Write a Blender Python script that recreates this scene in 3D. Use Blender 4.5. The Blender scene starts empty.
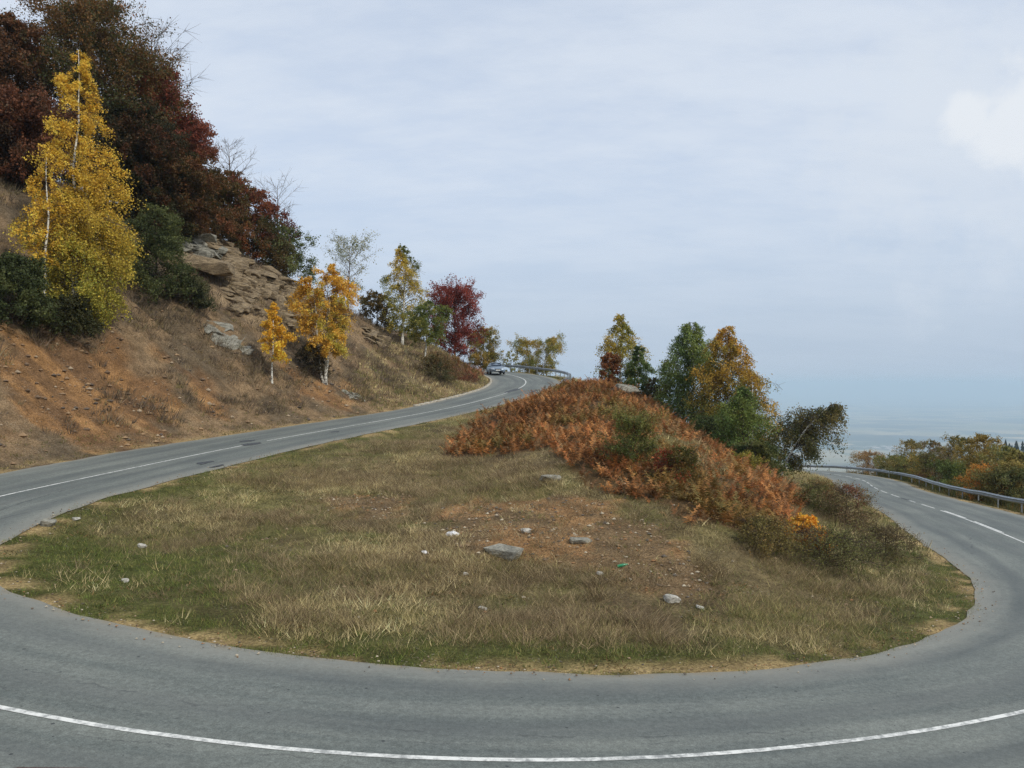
import bpy, bmesh, math, random
import numpy as np
from mathutils import Vector, Matrix
random.seed(7); RNG = np.random.default_rng(11)
COL = bpy.context.scene.collection
FPX, CAMZ = 853.0, 4.87

# ------------------------------------------------------------------ helpers
def srgb(r, g, b):
    f = lambda c: ((c / 255 + .055) / 1.055) ** 2.4 if c > 10 else c / 255 / 12.92
    return np.array([f(r), f(g), f(b)])

def tag(o, label=None, cat=None, group=None, kind=None):
    if label: o['label'] = label
    if cat: o['category'] = cat
    if group: o['group'] = group
    if kind: o['kind'] = kind
    return o

def fast_mesh(name, V, F, mats, facecol=None, vertcol=None, smooth=False, uv=None, matidx=None):
    """V (n,3), F list of (m,k) index arrays"""
    me = bpy.data.meshes.new(name)
    if not isinstance(F, list): F = [F]
    F = [f for f in F if len(f)]
    V = np.asarray(V, dtype=np.float32)
    me.vertices.add(len(V)); me.vertices.foreach_set('co', V.ravel())
    idx = np.concatenate([f.ravel() for f in F]).astype(np.int32)
    tot = np.concatenate([np.full(len(f), f.shape[1]) for f in F]).astype(np.int32)
    st = np.concatenate([[0], np.cumsum(tot)[:-1]]).astype(np.int32)
    me.loops.add(len(idx)); me.loops.foreach_set('vertex_index', idx)
    me.polygons.add(len(tot)); me.polygons.foreach_set('loop_start', st)
    me.polygons.foreach_set('loop_total', tot)
    me.polygons.foreach_set('use_smooth', np.full(len(tot), smooth, dtype=bool))
    if not isinstance(mats, (list, tuple)): mats = [mats]
    for m in mats: me.materials.append(m)
    if matidx is not None: me.polygons.foreach_set('material_index', np.asarray(matidx, dtype=np.int32))
    me.update(calc_edges=True)
    if facecol is not None:
        a = me.attributes.new('tint', 'FLOAT_VECTOR', 'FACE')
        a.data.foreach_set('vector', np.asarray(facecol, dtype=np.float32).ravel())
    if vertcol is not None:
        a = me.attributes.new('tint', 'FLOAT_VECTOR', 'POINT')
        a.data.foreach_set('vector', np.asarray(vertcol, dtype=np.float32).ravel())
    if uv is not None:
        l = me.uv_layers.new(name='UVMap')
        l.data.foreach_set('uv', np.asarray(uv, dtype=np.float32)[idx].ravel())
    return me

def link(name, me, parent=None):
    o = bpy.data.objects.new(name, me); COL.objects.link(o)
    if parent is not None: o.parent = parent
    return o

def empty(name, loc=(0, 0, 0)):
    o = bpy.data.objects.new(name, None); o.location = loc; COL.objects.link(o); o.empty_display_size = .2
    return o

def _hash(ix, iy, s):
    n = (ix.astype(np.int64) * 374761393 + iy.astype(np.int64) * 668265263 + s * 1442695041) & 0xffffffff
    n = ((n ^ (n >> 13)) * 1274126177) & 0xffffffff
    n = n ^ (n >> 16)
    return (n & 0xffffff) / float(0xffffff)

def vnoise(x, y, s=0):
    x = np.asarray(x, float); y = np.asarray(y, float)
    ix = np.floor(x); iy = np.floor(y); fx = x - ix; fy = y - iy
    fx = fx * fx * (3 - 2 * fx); fy = fy * fy * (3 - 2 * fy)
    a = _hash(ix, iy, s); b = _hash(ix + 1, iy, s); c = _hash(ix, iy + 1, s); d = _hash(ix + 1, iy + 1, s)
    return (a + (b - a) * fx) * (1 - fy) + (c + (d - c) * fx) * fy

def fbm(x, y, s=0, o=4):
    t = 0; w = .5; n = 0
    for i in range(o):
        t = t + w * vnoise(x * 2 ** i, y * 2 ** i, s + i * 17); n += w; w *= .5
    return t / n          # 0..1

def sstep(a, b, x):
    t = np.clip((x - a) / (b - a), 0, 1); return t * t * (3 - 2 * t)

# ------------------------------------------------------------------ road centreline (x, y, z, outer half width, inner half width)
KN = np.array([(15,138,-9.6,3.5,3.2),(25,131,-8.6,3.5,3.2),(33,120.5,-7.3,3.46,3.2),(36.56,107.62,-6.10,3.46,3.22),(36.40,95.15,-5.29,3.43,3.12),(34.11,82.62,-4.47,3.39,2.91),(29.65,69.98,-3.63,3.46,3.11),(26.37,57.52,-2.85,3.60,3.19),(24.03,47.10,-2.22,3.80,3.52),(21.85,38.81,-1.75,3.73,3.90),(19.79,31.44,-1.38,3.68,4.03),(17.60,24.93,-1.06,3.65,3.78),(14.62,19.42,-0.77,3.64,3.67),(10.91,15.43,-0.52,3.63,3.46),(6.16,12.66,-0.26,3.63,3.13),(0.63,11.00,0.01,3.64,3.50),(-4.91,11.25,0.29,3.66,3.45),(-10.65,13.32,0.58,3.70,3.69),(-14.76,17.22,0.83,3.75,3.41),(-16.46,22.16,1.06,3.85,3.75),(-16.45,26.50,1.25,4.01,3.56),(-15.52,30.96,1.45,4.28,3.50),(-14.15,36.01,1.71,4.47,3.35),(-12.28,41.98,2.03,4.15,3.30),(-9.63,48.77,2.40,3.88,3.27),(-6.80,55.49,2.79,3.60,3.09),(-4.03,62.51,3.24,3.35,2.90),(-1.62,70.22,3.78,3.33,2.77),(0.25,77.73,4.31,3.33,2.92),(1.08,83.07,4.68,3.42,3.21),(1.35,86.42,4.91,3.49,3.41),(1.43,89.20,5.10,3.54,3.56),(1.30,93.04,5.36,3.56,3.66),(0.27,99.76,5.82,3.58,3.65),(-2.65,107.67,6.38,3.58,3.65),(-8.11,115.10,6.97,3.59,3.62),(-16,122,7.6,3.6,3.6),(-26,129,8.4,3.6,3.6),(-38,134,9.3,3.6,3.6)])
SUB = 8
def crom(P, sub=SUB):
    Q = np.vstack([2 * P[0] - P[1], P, 2 * P[-1] - P[-2]]); t = np.linspace(0, 1, sub, endpoint=False)[:, None]; out = []
    for i in range(len(P) - 1):
        a, b, c, d = Q[i:i + 4]
        out.append(.5 * (2 * b + (-a + c) * t + (2 * a - 5 * b + 4 * c - d) * t * t + (-a + 3 * b - 3 * c + d) * t ** 3))
    out.append(P[-1:]); return np.vstack(out)
CC = crom(KN)
_k = np.exp(-.5 * (np.arange(-12, 13) / 3.6) ** 2); _k /= _k.sum()
for _c in range(5):
    _e = np.concatenate([2 * CC[0, _c] - CC[12:0:-1, _c], CC[:, _c], 2 * CC[-1, _c] - CC[-2:-14:-1, _c]]); _s = np.convolve(_e, _k, 'valid'); _r = CC[:, _c] - _s
    _e = np.concatenate([-_r[12:0:-1], _r, -_r[-2:-14:-1]]); CC[:, _c] = _s + np.convolve(_e, _k, 'valid')
_T = np.gradient(CC[:, :2], axis=0); _T /= np.linalg.norm(_T, axis=1)[:, None]
NN = np.stack([-_T[:, 1], _T[:, 0]], 1)           # + = outer side
ARC = np.concatenate([[0], np.cumsum(np.linalg.norm(np.diff(CC[:, :3], axis=0), axis=1))])
def KI(k): return int(round((k + 3) * SUB))       # index of fit-knot k in CC

def rpos(i, off):
    """centre sample index (float ok) and signed lateral offset"""
    i0 = np.clip(np.floor(i).astype(int), 0, len(CC) - 2); f = (i - i0)[..., None]
    c = CC[i0] * (1 - f) + CC[i0 + 1] * f; nn = NN[i0] * (1 - f) + NN[i0 + 1] * f
    nn = nn / np.linalg.norm(nn, axis=-1, keepdims=True)
    p = c[..., :3].copy(); p[..., :2] += nn * np.asarray(off)[..., None]
    return p, c, nn

def road_query(x, y):
    """signed distance beyond edge (<0 on the road), side (+1 outer), road z, centre index"""
    sh = np.shape(x); X = np.ravel(x).astype(float); Y = np.ravel(y).astype(float)
    n = len(X); de = np.full(n, 1e9); sd = np.ones(n); rz = np.zeros(n); ii = np.zeros(n)
    A = CC[:-1, :2]; B = CC[1:, :2]; AB = B - A; L2 = (AB ** 2).sum(1)
    for s in range(0, n, 20000):
        px = X[s:s + 20000, None] - A[None, :, 0]; py = Y[s:s + 20000, None] - A[None, :, 1]
        t = np.clip((px * AB[:, 0] + py * AB[:, 1]) / L2, 0, 1)
        dx = px - t * AB[:, 0]; dy = py - t * AB[:, 1]; d2 = dx * dx + dy * dy
        k = d2.argmin(1); r = np.arange(len(k)); tt = t[r, k]
        dist = np.sqrt(d2[r, k]); side = np.sign(AB[k, 0] * dy[r, k] - AB[k, 1] * dx[r, k]); side[side == 0] = 1
        wo = CC[k, 3] * (1 - tt) + CC[k + 1, 3] * tt; wi = CC[k, 4] * (1 - tt) + CC[k + 1, 4] * tt
        de[s:s + 20000] = dist - np.where(side > 0, wo, wi); sd[s:s + 20000] = side
        rz[s:s + 20000] = CC[k, 2] * (1 - tt) + CC[k + 1, 2] * tt; ii[s:s + 20000] = k + tt
    return de.reshape(sh), sd.reshape(sh), rz.reshape(sh), ii.reshape(sh)

# ------------------------------------------------------------------ terrain height
def px2w(px, py, d): return ((px - 512) / FPX * d, d, CAMZ - (py - 384) / FPX * d)
ctl = []
for i in range(0, len(CC), 4):
    for off in (CC[i, 3] + .3, 0, -CC[i, 4] - .3):
        p, c, nn = rpos(np.array(float(i)), off); ctl.append(tuple(p))
# hill above the left limb
ks = [12, 13, 14, 15, 16, 17, 18, 19, 20, 21, 22, 23, 24, 25, 26]
slp = [.45, .5, .6, .7, .8, .85, .9, .92, .92, .90, .86, .82, .72, .62, .55]
cr = [8, 11, 15, 18, 19, 20, 20, 20, 19, 18, 17.5, 16.5, 14, 12.5, 11]
for k, s, c_ in zip(ks, slp, cr):
    i = KI(k); e = CC[i, 3]; z0 = CC[i, 2]
    for dd in (1.5, c_ * .33, c_ * .66, c_):
        p, c, nn = rpos(np.array(float(i)), e + dd); ctl.append((p[0], p[1], z0 + s * (dd - 1.2)))
    for dd in (12, 30):
        p, c, nn = rpos(np.array(float(i)), e + c_ + dd); ctl.append((p[0], p[1], z0 + s * (c_ - 1.2) + .22 * dd))
ctl += [(-5.2,90,6.6),(-7,87,8.0),(-8.5,94,8.6),(-6.2,97,7.4),(-9,103,8.9),(-13,108,9.6),(-7.5,101,7.6),(-12,98,10.2),(-22,112,13.2),(-30,120,14),(-16,114,9.4),(-45,128,14.5)]
# outside of the right limb: verge, then falling away
for k in range(-3, 12):
    i = KI(k); e = CC[i, 3]; z0 = CC[i, 2]
    for dd, dz in ((1.2, -.15), (2.6, -.6), (6, -2.2), (14, -6.5), (30, -16)):
        p, c, nn = rpos(np.array(float(i)), e + dd); ctl.append((p[0], p[1], z0 + dz))
# camera bank
ctl += [(0,5.2,.35),(-5,5.8,.35),(5,6.2,.2),(0,1,3.2),(-6,1,3.4),(6,1,3.0),(0,-8,4.5),(14,4,1.5),(-14,3,4),(20,-6,2),(-20,-6,8),(12,9.5,-.3),(25,8,-1.5),(40,0,-8),(50,20,-16)]
# outside of upper bend: small verge then falling
for k in range(25, 33):
    i = KI(k); e = CC[i, 4]; z0 = CC[i, 2]
    for dd, dz in ((1.5, .02), (3, -.3)):
        if k >= 27 or dd < 2:
            p, c, nn = rpos(np.array(float(i)), -e - dd); ctl.append((p[0], p[1], z0 + dz))
    if k >= 29:
        for dd, dz in ((9, -3.5), (20, -9.5)):
            p, c, nn = rpos(np.array(float(i)), -e - dd); ctl.append((p[0], p[1], z0 + dz))
# the spur between the limbs
ctl += [px2w(*q) for q in [(600,590,20),(600,545,23.3),(600,505,26.5),(600,462,32),(600,422,42),(600,400,54),(605,384,68),(575,387,72),(540,402,62),
  (560,540,22.5),(560,500,27.5),(545,465,33),(540,424,47),(560,397,62),
  (520,600,19.2),(480,540,23.6),(470,490,31),(400,540,23.4),(400,480,34),(400,445,46),(300,540,23.6),(200,560,22.5),(200,510,28),(100,545,24),(300,490,31),
  (700,600,19.3),(700,545,22.8),(700,505,26.5),(695,465,32),(690,438,40),(650,409,52),(640,395,62),(740,473,38),(700,441,47),
  (780,600,20.8),(780,550,24.5),(770,505,31),(780,491,38),(850,560,26.5),(850,520,38),(835,495,46),(900,590,24.5),(730,467,42)]]
ctl += [(15,50,-1.3),(12,50,.6),(15,58,-1.0),(12,60,1.2),(18,50,-2.0),(20,62,-2.6),(14,68,.2),(11,66,2.4),(19,72,-1.8),(24,72,-3.1),(10,78,3.4),(15,82,.4),(22,86,-2),(28,90,-4),(10,92,3.2),(18,98,-1),(27,105,-5),(12,108,1),(20,118,-5.5),(5,122,2.5),(8,140,-4),(-10,132,5),(-25,142,6),(8,160,-14),(-30,165,-4)]
ctl = np.array(ctl)
MQ = 2.0
def _phi(d2): return -np.sqrt(d2 + MQ * MQ)
_D2 = ((ctl[:, None, :2] - ctl[None, :, :2]) ** 2).sum(2)
_n = len(ctl); _M = np.zeros((_n + 3, _n + 3)); _M[:_n, :_n] = _phi(_D2) + np.eye(_n) * .35
_Pm = np.hstack([np.ones((_n, 1)), ctl[:, :2]]); _M[:_n, _n:] = _Pm; _M[_n:, :_n] = _Pm.T
_W = np.linalg.solve(_M, np.concatenate([ctl[:, 2], [0, 0, 0]]))
def rbf(x, y):
    sh = np.shape(x); X = np.ravel(x).astype(float); Y = np.ravel(y).astype(float); out = np.empty(len(X))
    for s in range(0, len(X), 20000):
        xx = X[s:s + 20000]; yy = Y[s:s + 20000]
        d2 = (xx[:, None] - ctl[None, :, 0]) ** 2 + (yy[:, None] - ctl[None, :, 1]) ** 2
        out[s:s + 20000] = _phi(d2) @ _W[:_n] + _W[_n] + _W[_n + 1] * xx + _W[_n + 2] * yy
    return out.reshape(sh)
VALLEY = -520.0
def far_z(x, y):
    # mountainside: high on the left / behind, dropping away to the right and ahead
    s = .55 * (x - 20) + .83 * (y - 120)
    z = -4 - .42 * np.maximum(s, 0) - .12 * np.minimum(s, 0)
    z = z + 34 * np.exp(-(((x + 90) / 60) ** 2 + ((y - 60) / 80) ** 2))
    z = z + 30 * (fbm(x / 160, y / 160, 5, 4) - .5) * sstep(80, 400, np.hypot(x, y))
    # a wooded shoulder ahead on the right
    z = np.maximum(z, -36 + 14 * (fbm(x / 90, y / 90, 9, 3) - .5) * 2 - ((x - 560) / 420) ** 2 * 40 * (x < 560) * 2.2 - np.maximum(0, np.abs(y - 620) - 60) * .5 - np.maximum(0, x - 560) * .12)
    hills = 240 * sstep(.52, .8, fbm(x / 5200 + 3.1, y / 5200 + 7.7, 21, 5)) * sstep(9000, 20000, y)
    z = np.maximum(np.minimum(z, 400), VALLEY + 6 * fbm(x / 700, y / 700, 3, 3) + hills)
    return z
def height(x, y, detail=True):
    x = np.asarray(x, float); y = np.asarray(y, float)
    local = (x > -120) & (x < 130) & (y > -90) & (y < 240)
    z = far_z(x, y)
    if local.any():
        xl, yl = x[local], y[local]
        # outside amount
        o = np.maximum(np.maximum(-50 - xl, xl - 62), np.maximum(-18 - yl, yl - 150))
        w = sstep(0, 55, o)
        zl = rbf(xl, yl)
        de, sd, rz, ii = road_query(xl, yl)
        if detail:
            amp = sstep(.5, 4, de)
            hill = sstep(1.5, 5, de) * (sd > 0) * (xl < 2)
            zl = zl + amp * (.28 * (fbm(xl / 2.6, yl / 2.6, 1, 4) - .5) + .14 * (fbm(xl / .8, yl / .8, 2, 3) - .5))
            # gullies and ledges in the cut slope
            zl = zl + hill * (1.5 * (fbm(xl / 5.5, yl / 5.5, 31, 4) - .5) + .5 * (fbm(xl / 1.3, yl / 1.3, 33, 3) - .5))
            ar = np.interp(ii, np.arange(len(CC)), ARC) + de * .35
            zl = zl - hill * .75 * np.abs(fbm(ar / 2.3, de / 9, 35, 3) - .5) * 2 * sstep(1.5, 5, de) + hill * .15
        bl = sstep(.05, 1.3, de)
        zr = rz - .05
        zl = np.where(de < .05, zr - .06 * (de < -.35), zr * (1 - bl) + zl * bl)
        z[local] = zl * (1 - w) + z[local] * w
    return z
def H(x, y): return float(height(np.array([float(x)]), np.array([float(y)]))[0])
def proj(x, y, z):
    return 512 + FPX * x / y, 384 - FPX * (z - CAMZ) / y
def hit(px, py, d0=9.0, d1=160.0):
    """first ground point seen at an image position of the photograph's camera"""
    d = np.geomspace(d0, d1, 900); x = (px - 512) / FPX * d; zr = CAMZ - (py - 384) / FPX * d
    h = height(x, d); k = np.nonzero(h >= zr)[0]
    if len(k) == 0: return None
    k = k[0]; return np.array([x[k], d[k], h[k]])
# ------------------------------------------------------------------ materials
def new_mat(name, rough=.8, spec=.3):
    m = bpy.data.materials.new(name); m.use_nodes = True
    nt = m.node_tree; b = nt.nodes['Principled BSDF']
    b.inputs['Roughness'].default_value = rough; b.inputs['Specular IOR Level'].default_value = spec
    return m, nt, b
def N(nt, t, **kw):
    n = nt.nodes.new(t)
    for k, v in kw.items():
        if k in n.inputs: n.inputs[k].default_value = v
        else: setattr(n, k, v)
    return n
def L(nt, a, b): nt.links.new(a, b)
def math_n(nt, op, a, b=None, clamp=False):
    n = nt.nodes.new('ShaderNodeMath'); n.operation = op; n.use_clamp = clamp
    for i, v in enumerate((a, b)):
        if v is None: continue
        if isinstance(v, (int, float)): n.inputs[i].default_value = v
        else: nt.links.new(v, n.inputs[i])
    return n.outputs[0]
def mixc(nt, f, a, b, mode='MIX'):
    n = nt.nodes.new('ShaderNodeMix'); n.data_type = 'RGBA'; n.blend_type = mode
    for i, v in ((0, f), (6, a), (7, b)):
        if isinstance(v, (int, float)): n.inputs[i].default_value = v
        elif isinstance(v, (tuple, list, np.ndarray)): n.inputs[i].default_value = (*[float(q) for q in v[:3]], 1)
        else: nt.links.new(v, n.inputs[i])
    return n.outputs[2]
def ramp(nt, f, lo, hi):
    n = nt.nodes.new('ShaderNodeMapRange'); n.inputs[1].default_value = lo; n.inputs[2].default_value = hi
    n.interpolation_type = 'SMOOTHSTEP'; nt.links.new(f, n.inputs[0]); return n.outputs[0]
def noise(nt, scale, detail=4, vec=None, rough=.55):
    n = N(nt, 'ShaderNodeTexNoise'); n.inputs['Scale'].default_value = scale; n.inputs['Detail'].default_value = detail
    n.inputs['Roughness'].default_value = rough
    if vec is not None: nt.links.new(vec, n.inputs['Vector'])
    return n.outputs['Fac']
def bump(nt, b, h, strength, dist):
    n = N(nt, 'ShaderNodeBump'); n.inputs['Strength'].default_value = strength; n.inputs['Distance'].default_value = dist
    nt.links.new(h, n.inputs['Height']); nt.links.new(n.outputs[0], b.inputs['Normal'])

def plain(name, c, rough=.6, metal=0, spec=.4, nscale=8, namt=.25, bumpd=0):
    m, nt, b = new_mat(name, rough, spec); b.inputs['Metallic'].default_value = metal
    tc = N(nt, 'ShaderNodeTexCoord'); f = noise(nt, nscale, 4, tc.outputs['Object'])
    c = np.array(c)
    L(nt, mixc(nt, ramp(nt, f, .3, .7), c * (1 - namt), np.minimum(c * (1 + namt), 1)), b.inputs['Base Color'])
    if bumpd: bump(nt, b, noise(nt, nscale * 3, 4, tc.outputs['Object']), .6, bumpd)
    return m

def leaf_mat(name, transl=.3, rough=.6):
    m, nt, b = new_mat(name, rough, .25)
    a = N(nt, 'ShaderNodeAttribute', attribute_name='tint')
    L(nt, a.outputs['Vector'], b.inputs['Base Color'])
    tr = N(nt, 'ShaderNodeBsdfTranslucent'); L(nt, a.outputs['Vector'], tr.inputs[0])
    mx = N(nt, 'ShaderNodeMixShader'); mx.inputs[0].default_value = transl
    L(nt, b.outputs[0], mx.inputs[1]); L(nt, tr.outputs[0], mx.inputs[2])
    L(nt, mx.outputs[0], nt.nodes['Material Output'].inputs[0])
    return m
M_LEAF = leaf_mat('leaves', .35); M_GRASS = leaf_mat('grass_blades', .25, .7); M_FERN = leaf_mat('fern_fronds', .2, .8)
def bark_mat(name, c1, c2, white=False):
    m, nt, b = new_mat(name, .85, .2); tc = N(nt, 'ShaderNodeTexCoord')
    mp = N(nt, 'ShaderNodeMapping'); mp.inputs['Scale'].default_value = (6, 6, 14 if white else 3); L(nt, tc.outputs['Object'], mp.inputs[0])
    f = noise(nt, 1.0, 4, mp.outputs[0])
    L(nt, mixc(nt, ramp(nt, f, .5 if white else .35, .62), c1, c2), b.inputs['Base Color'])
    bump(nt, b, f, .4, .02); return m
M_BIRCH = bark_mat('birch_bark', srgb(215, 212, 200), srgb(80, 72, 62), True)
M_BARK = bark_mat('brown_bark', srgb(96, 82, 68), srgb(58, 49, 42))
M_LIMB = bark_mat('dark_branch_bark', srgb(84, 72, 60), srgb(56, 48, 42))
M_TWIG = bark_mat('grey_bark', srgb(122, 110, 100), srgb(84, 72, 66))

def ground_mat():
    m, nt, b = new_mat('hillside_ground', .95, .15)
    a = N(nt, 'ShaderNodeAttribute', attribute_name='tint'); g = N(nt, 'ShaderNodeNewGeometry'); P = g.outputs['Position']
    f1 = noise(nt, 1.6, 6, P, .65); f2 = noise(nt, 14, 5, P, .7); f3 = noise(nt, .35, 3, P)
    c = mixc(nt, 1.0, a.outputs['Vector'], mixc(nt, ramp(nt, f1, .25, .75), (.62, .60, .56), (1.3, 1.28, 1.22)), 'MULTIPLY')
    c = mixc(nt, 1.0, c, mixc(nt, ramp(nt, f2, .3, .72), (.52, .5, .46), (1.42, 1.42, 1.4)), 'MULTIPLY')
    # scattered pale gravel
    v = N(nt, 'ShaderNodeTexVoronoi'); v.inputs['Scale'].default_value = 9; L(nt, P, v.inputs['Vector'])
    peb = math_n(nt, 'MULTIPLY', math_n(nt, 'LESS_THAN', v.outputs['Distance'], .2), ramp(nt, noise(nt, .9, 3, P), .5, .62))
    c = mixc(nt, math_n(nt, 'MULTIPLY', peb, .55), c, srgb(170, 160, 140))
    # far valley: field pattern, woods, villages
    vf = N(nt, 'ShaderNodeTexVoronoi'); vf.inputs['Scale'].default_value = 1 / 420.0; L(nt, P, vf.inputs['Vector'])
    sep = N(nt, 'ShaderNodeSeparateColor'); L(nt, vf.outputs['Color'], sep.inputs[0])
    fld = mixc(nt, sep.outputs[0], srgb(120, 118, 78), srgb(196, 170, 128))
    fld = mixc(nt, math_n(nt, 'GREATER_THAN', sep.outputs[1], .68), fld, srgb(74, 84, 58))
    fld = mixc(nt, ramp(nt, noise(nt, 1 / 2600.0, 5, P), .5, .6), fld, srgb(58, 66, 50))
    vv = N(nt, 'ShaderNodeTexVoronoi'); vv.inputs['Scale'].default_value = 1 / 60.0; L(nt, P, vv.inputs['Vector'])
    town = math_n(nt, 'MULTIPLY', ramp(nt, noise(nt, 1 / 1700.0, 3, P), .6, .66), math_n(nt, 'LESS_THAN', vv.outputs['Distance'], .45))
    fld = mixc(nt, town, fld, srgb(225, 205, 190))
    sx = N(nt, 'ShaderNodeSeparateXYZ'); L(nt, P, sx.inputs[0])
    c = mixc(nt, ramp(nt, sx.outputs[2], -300, -430), c, fld)
    L(nt, c, b.inputs['Base Color'])
    hgt = math_n(nt, 'ADD', math_n(nt, 'MULTIPLY', f1, .6), math_n(nt, 'MULTIPLY', f2, .25))
    bump(nt, b, hgt, 1.0, .5)
    return m

def asphalt_mat():
    m, nt, b = new_mat('asphalt', .82, .35)
    uv = N(nt, 'ShaderNodeTexCoord'); g = N(nt, 'ShaderNodeNewGeometry'); P = g.outputs['Position']
    sp = N(nt, 'ShaderNodeSeparateXYZ'); L(nt, uv.outputs['UV'], sp.inputs[0]); U, V = sp.outputs[0], sp.outputs[1]
    st = N(nt, 'ShaderNodeCombineXYZ'); L(nt, math_n(nt, 'MULTIPLY', U, 1.1), st.inputs[0]); L(nt, math_n(nt, 'MULTIPLY', V, .07), st.inputs[1])
    streak = noise(nt, 1.6, 5, st.outputs[0], .6)
    big = noise(nt, .25, 4, P); fine = noise(nt, 45, 3, P, .75)
    base = mixc(nt, ramp(nt, streak, .25, .75), srgb(94, 100, 97), srgb(119, 123, 117))
    base = mixc(nt, 1.0, base, mixc(nt, ramp(nt, big, .3, .7), (.88, .89, .9), (1.1, 1.09, 1.07)), 'MULTIPLY')
    base = mixc(nt, 1.0, base, mixc(nt, ramp(nt, fine, .25, .75), (.72, .72, .72), (1.28, 1.28, 1.28)), 'MULTIPLY')
    mid = noise(nt, 11, 5, P, .8); base = mixc(nt, 1.0, base, mixc(nt, ramp(nt, mid, .3, .7), (.76, .76, .76), (1.24, 1.24, 1.24)), 'MULTIPLY')
    # wheel tracks, polished darker
    au = math_n(nt, 'ABSOLUTE', U)
    w1 = math_n(nt, 'ABSOLUTE', math_n(nt, 'SUBTRACT', au, 1.75)); w2 = math_n(nt, 'ABSOLUTE', math_n(nt, 'SUBTRACT', w1, .78))
    tr = math_n(nt, 'SUBTRACT', 1, ramp(nt, w2, .05, .5))
    base = mixc(nt, math_n(nt, 'MULTIPLY', tr, .38), base, srgb(84, 88, 88))
    # small pits and fragments
    v = N(nt, 'ShaderNodeTexVoronoi'); v.inputs['Scale'].default_value = 3.6; L(nt, P, v.inputs['Vector'])
    sc = N(nt, 'ShaderNodeSeparateColor'); L(nt, v.outputs['Color'], sc.inputs[0])
    rad = math_n(nt, 'MULTIPLY', sc.outputs[0], .11)
    pit = math_n(nt, 'MULTIPLY', math_n(nt, 'LESS_THAN', v.outputs['Distance'], rad), math_n(nt, 'GREATER_THAN', sc.outputs[1], .35))
    base = mixc(nt, math_n(nt, 'MULTIPLY', pit, .8), base, srgb(50, 53, 56))
    # long cracks
    cr = N(nt, 'ShaderNodeCombineXYZ'); L(nt, math_n(nt, 'ADD', math_n(nt, 'MULTIPLY', U, .55), math_n(nt, 'MULTIPLY', noise(nt, 2.5, 5, P, .7), .22)), cr.inputs[0]); L(nt, math_n(nt, 'MULTIPLY', V, .022), cr.inputs[1])
    vc = N(nt, 'ShaderNodeTexVoronoi', feature='DISTANCE_TO_EDGE'); vc.inputs['Scale'].default_value = 1.0; L(nt, cr.outputs[0], vc.inputs['Vector'])
    crack = math_n(nt, 'MULTIPLY', math_n(nt, 'LESS_THAN', vc.outputs['Distance'], .0035), ramp(nt, noise(nt, 1.2, 4, P), .47, .55))
    base = mixc(nt, math_n(nt, 'MULTIPLY', crack, .4), base, srgb(60, 62, 64))
    # grit and dust lying along the edges
    e = N(nt, 'ShaderNodeAttribute', attribute_name='edge')
    ed = math_n(nt, 'ADD', e.outputs['Fac'], math_n(nt, 'MULTIPLY', math_n(nt, 'SUBTRACT', noise(nt, 1.3, 5, P, .7), .5), .9))
    base = mixc(nt, math_n(nt, 'MULTIPLY', math_n(nt, 'SUBTRACT', 1, ramp(nt, ed, .0, 1.1)), .6), base, srgb(142, 140, 130))
    base = mixc(nt, math_n(nt, 'MULTIPLY', math_n(nt, 'SUBTRACT', 1, ramp(nt, ed, -.25, .22)), .7), base, srgb(140, 126, 100))
    L(nt, base, b.inputs['Base Color']); bump(nt, b, fine, .35, .01)
    return m
def paint_mat():
    m, nt, b = new_mat('road_paint', .7, .3); g = N(nt, 'ShaderNodeNewGeometry')
    f = noise(nt, 7, 5, g.outputs['Position'], .7); f2 = noise(nt, .5, 3, g.outputs['Position'])
    s = math_n(nt, 'ADD', f, math_n(nt, 'MULTIPLY', f2, .35))
    L(nt, mixc(nt, ramp(nt, s, .55, .85), srgb(228, 228, 222), srgb(150, 152, 149)), b.inputs['Base Color']); return m
def rock_mat(name, c1, c2, sc=2.2):
    m, nt, b = new_mat(name, .9, .2); tc = N(nt, 'ShaderNodeNewGeometry'); P = tc.outputs['Position']
    mp = N(nt, 'ShaderNodeMapping'); mp.inputs['Scale'].default_value = (1, 1, 4); mp.inputs['Rotation'].default_value = (.2, .25, 0); L(nt, P, mp.inputs[0])
    f = noise(nt, sc, 6, mp.outputs[0], .65); f2 = noise(nt, sc * 6, 4, P, .7)
    c = mixc(nt, ramp(nt, f, .32, .68), c1, c2); c = mixc(nt, 1.0, c, mixc(nt, ramp(nt, f2, .3, .7), (.7, .7, .7), (1.25, 1.25, 1.25)), 'MULTIPLY')
    L(nt, c, b.inputs['Base Color']); bump(nt, b, math_n(nt, 'ADD', f, math_n(nt, 'MULTIPLY', f2, .3)), .8, .15); return m
M_ROCKB = rock_mat('brown_rock', srgb(98, 86, 70), srgb(152, 134, 106)); M_ROCKG = rock_mat('grey_rock', srgb(112, 110, 100), srgb(160, 157, 144))
M_ROCKW = rock_mat('pale_rock', srgb(170, 166, 154), srgb(214, 210, 200)); M_GROUND = ground_mat(); M_ASPH = asphalt_mat(); M_PAINT = paint_mat()
M_STEEL = plain('galvanised_steel', srgb(150, 156, 160), .45, .55, .5, 3, .15); M_CONC = plain('kerb_stone', srgb(178, 172, 158), .9, 0, .2, 4, .22, .02)
M_PATCH = plain('fresh_tar', srgb(74, 77, 80), .8, 0, .3, 6, .3)

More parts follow.
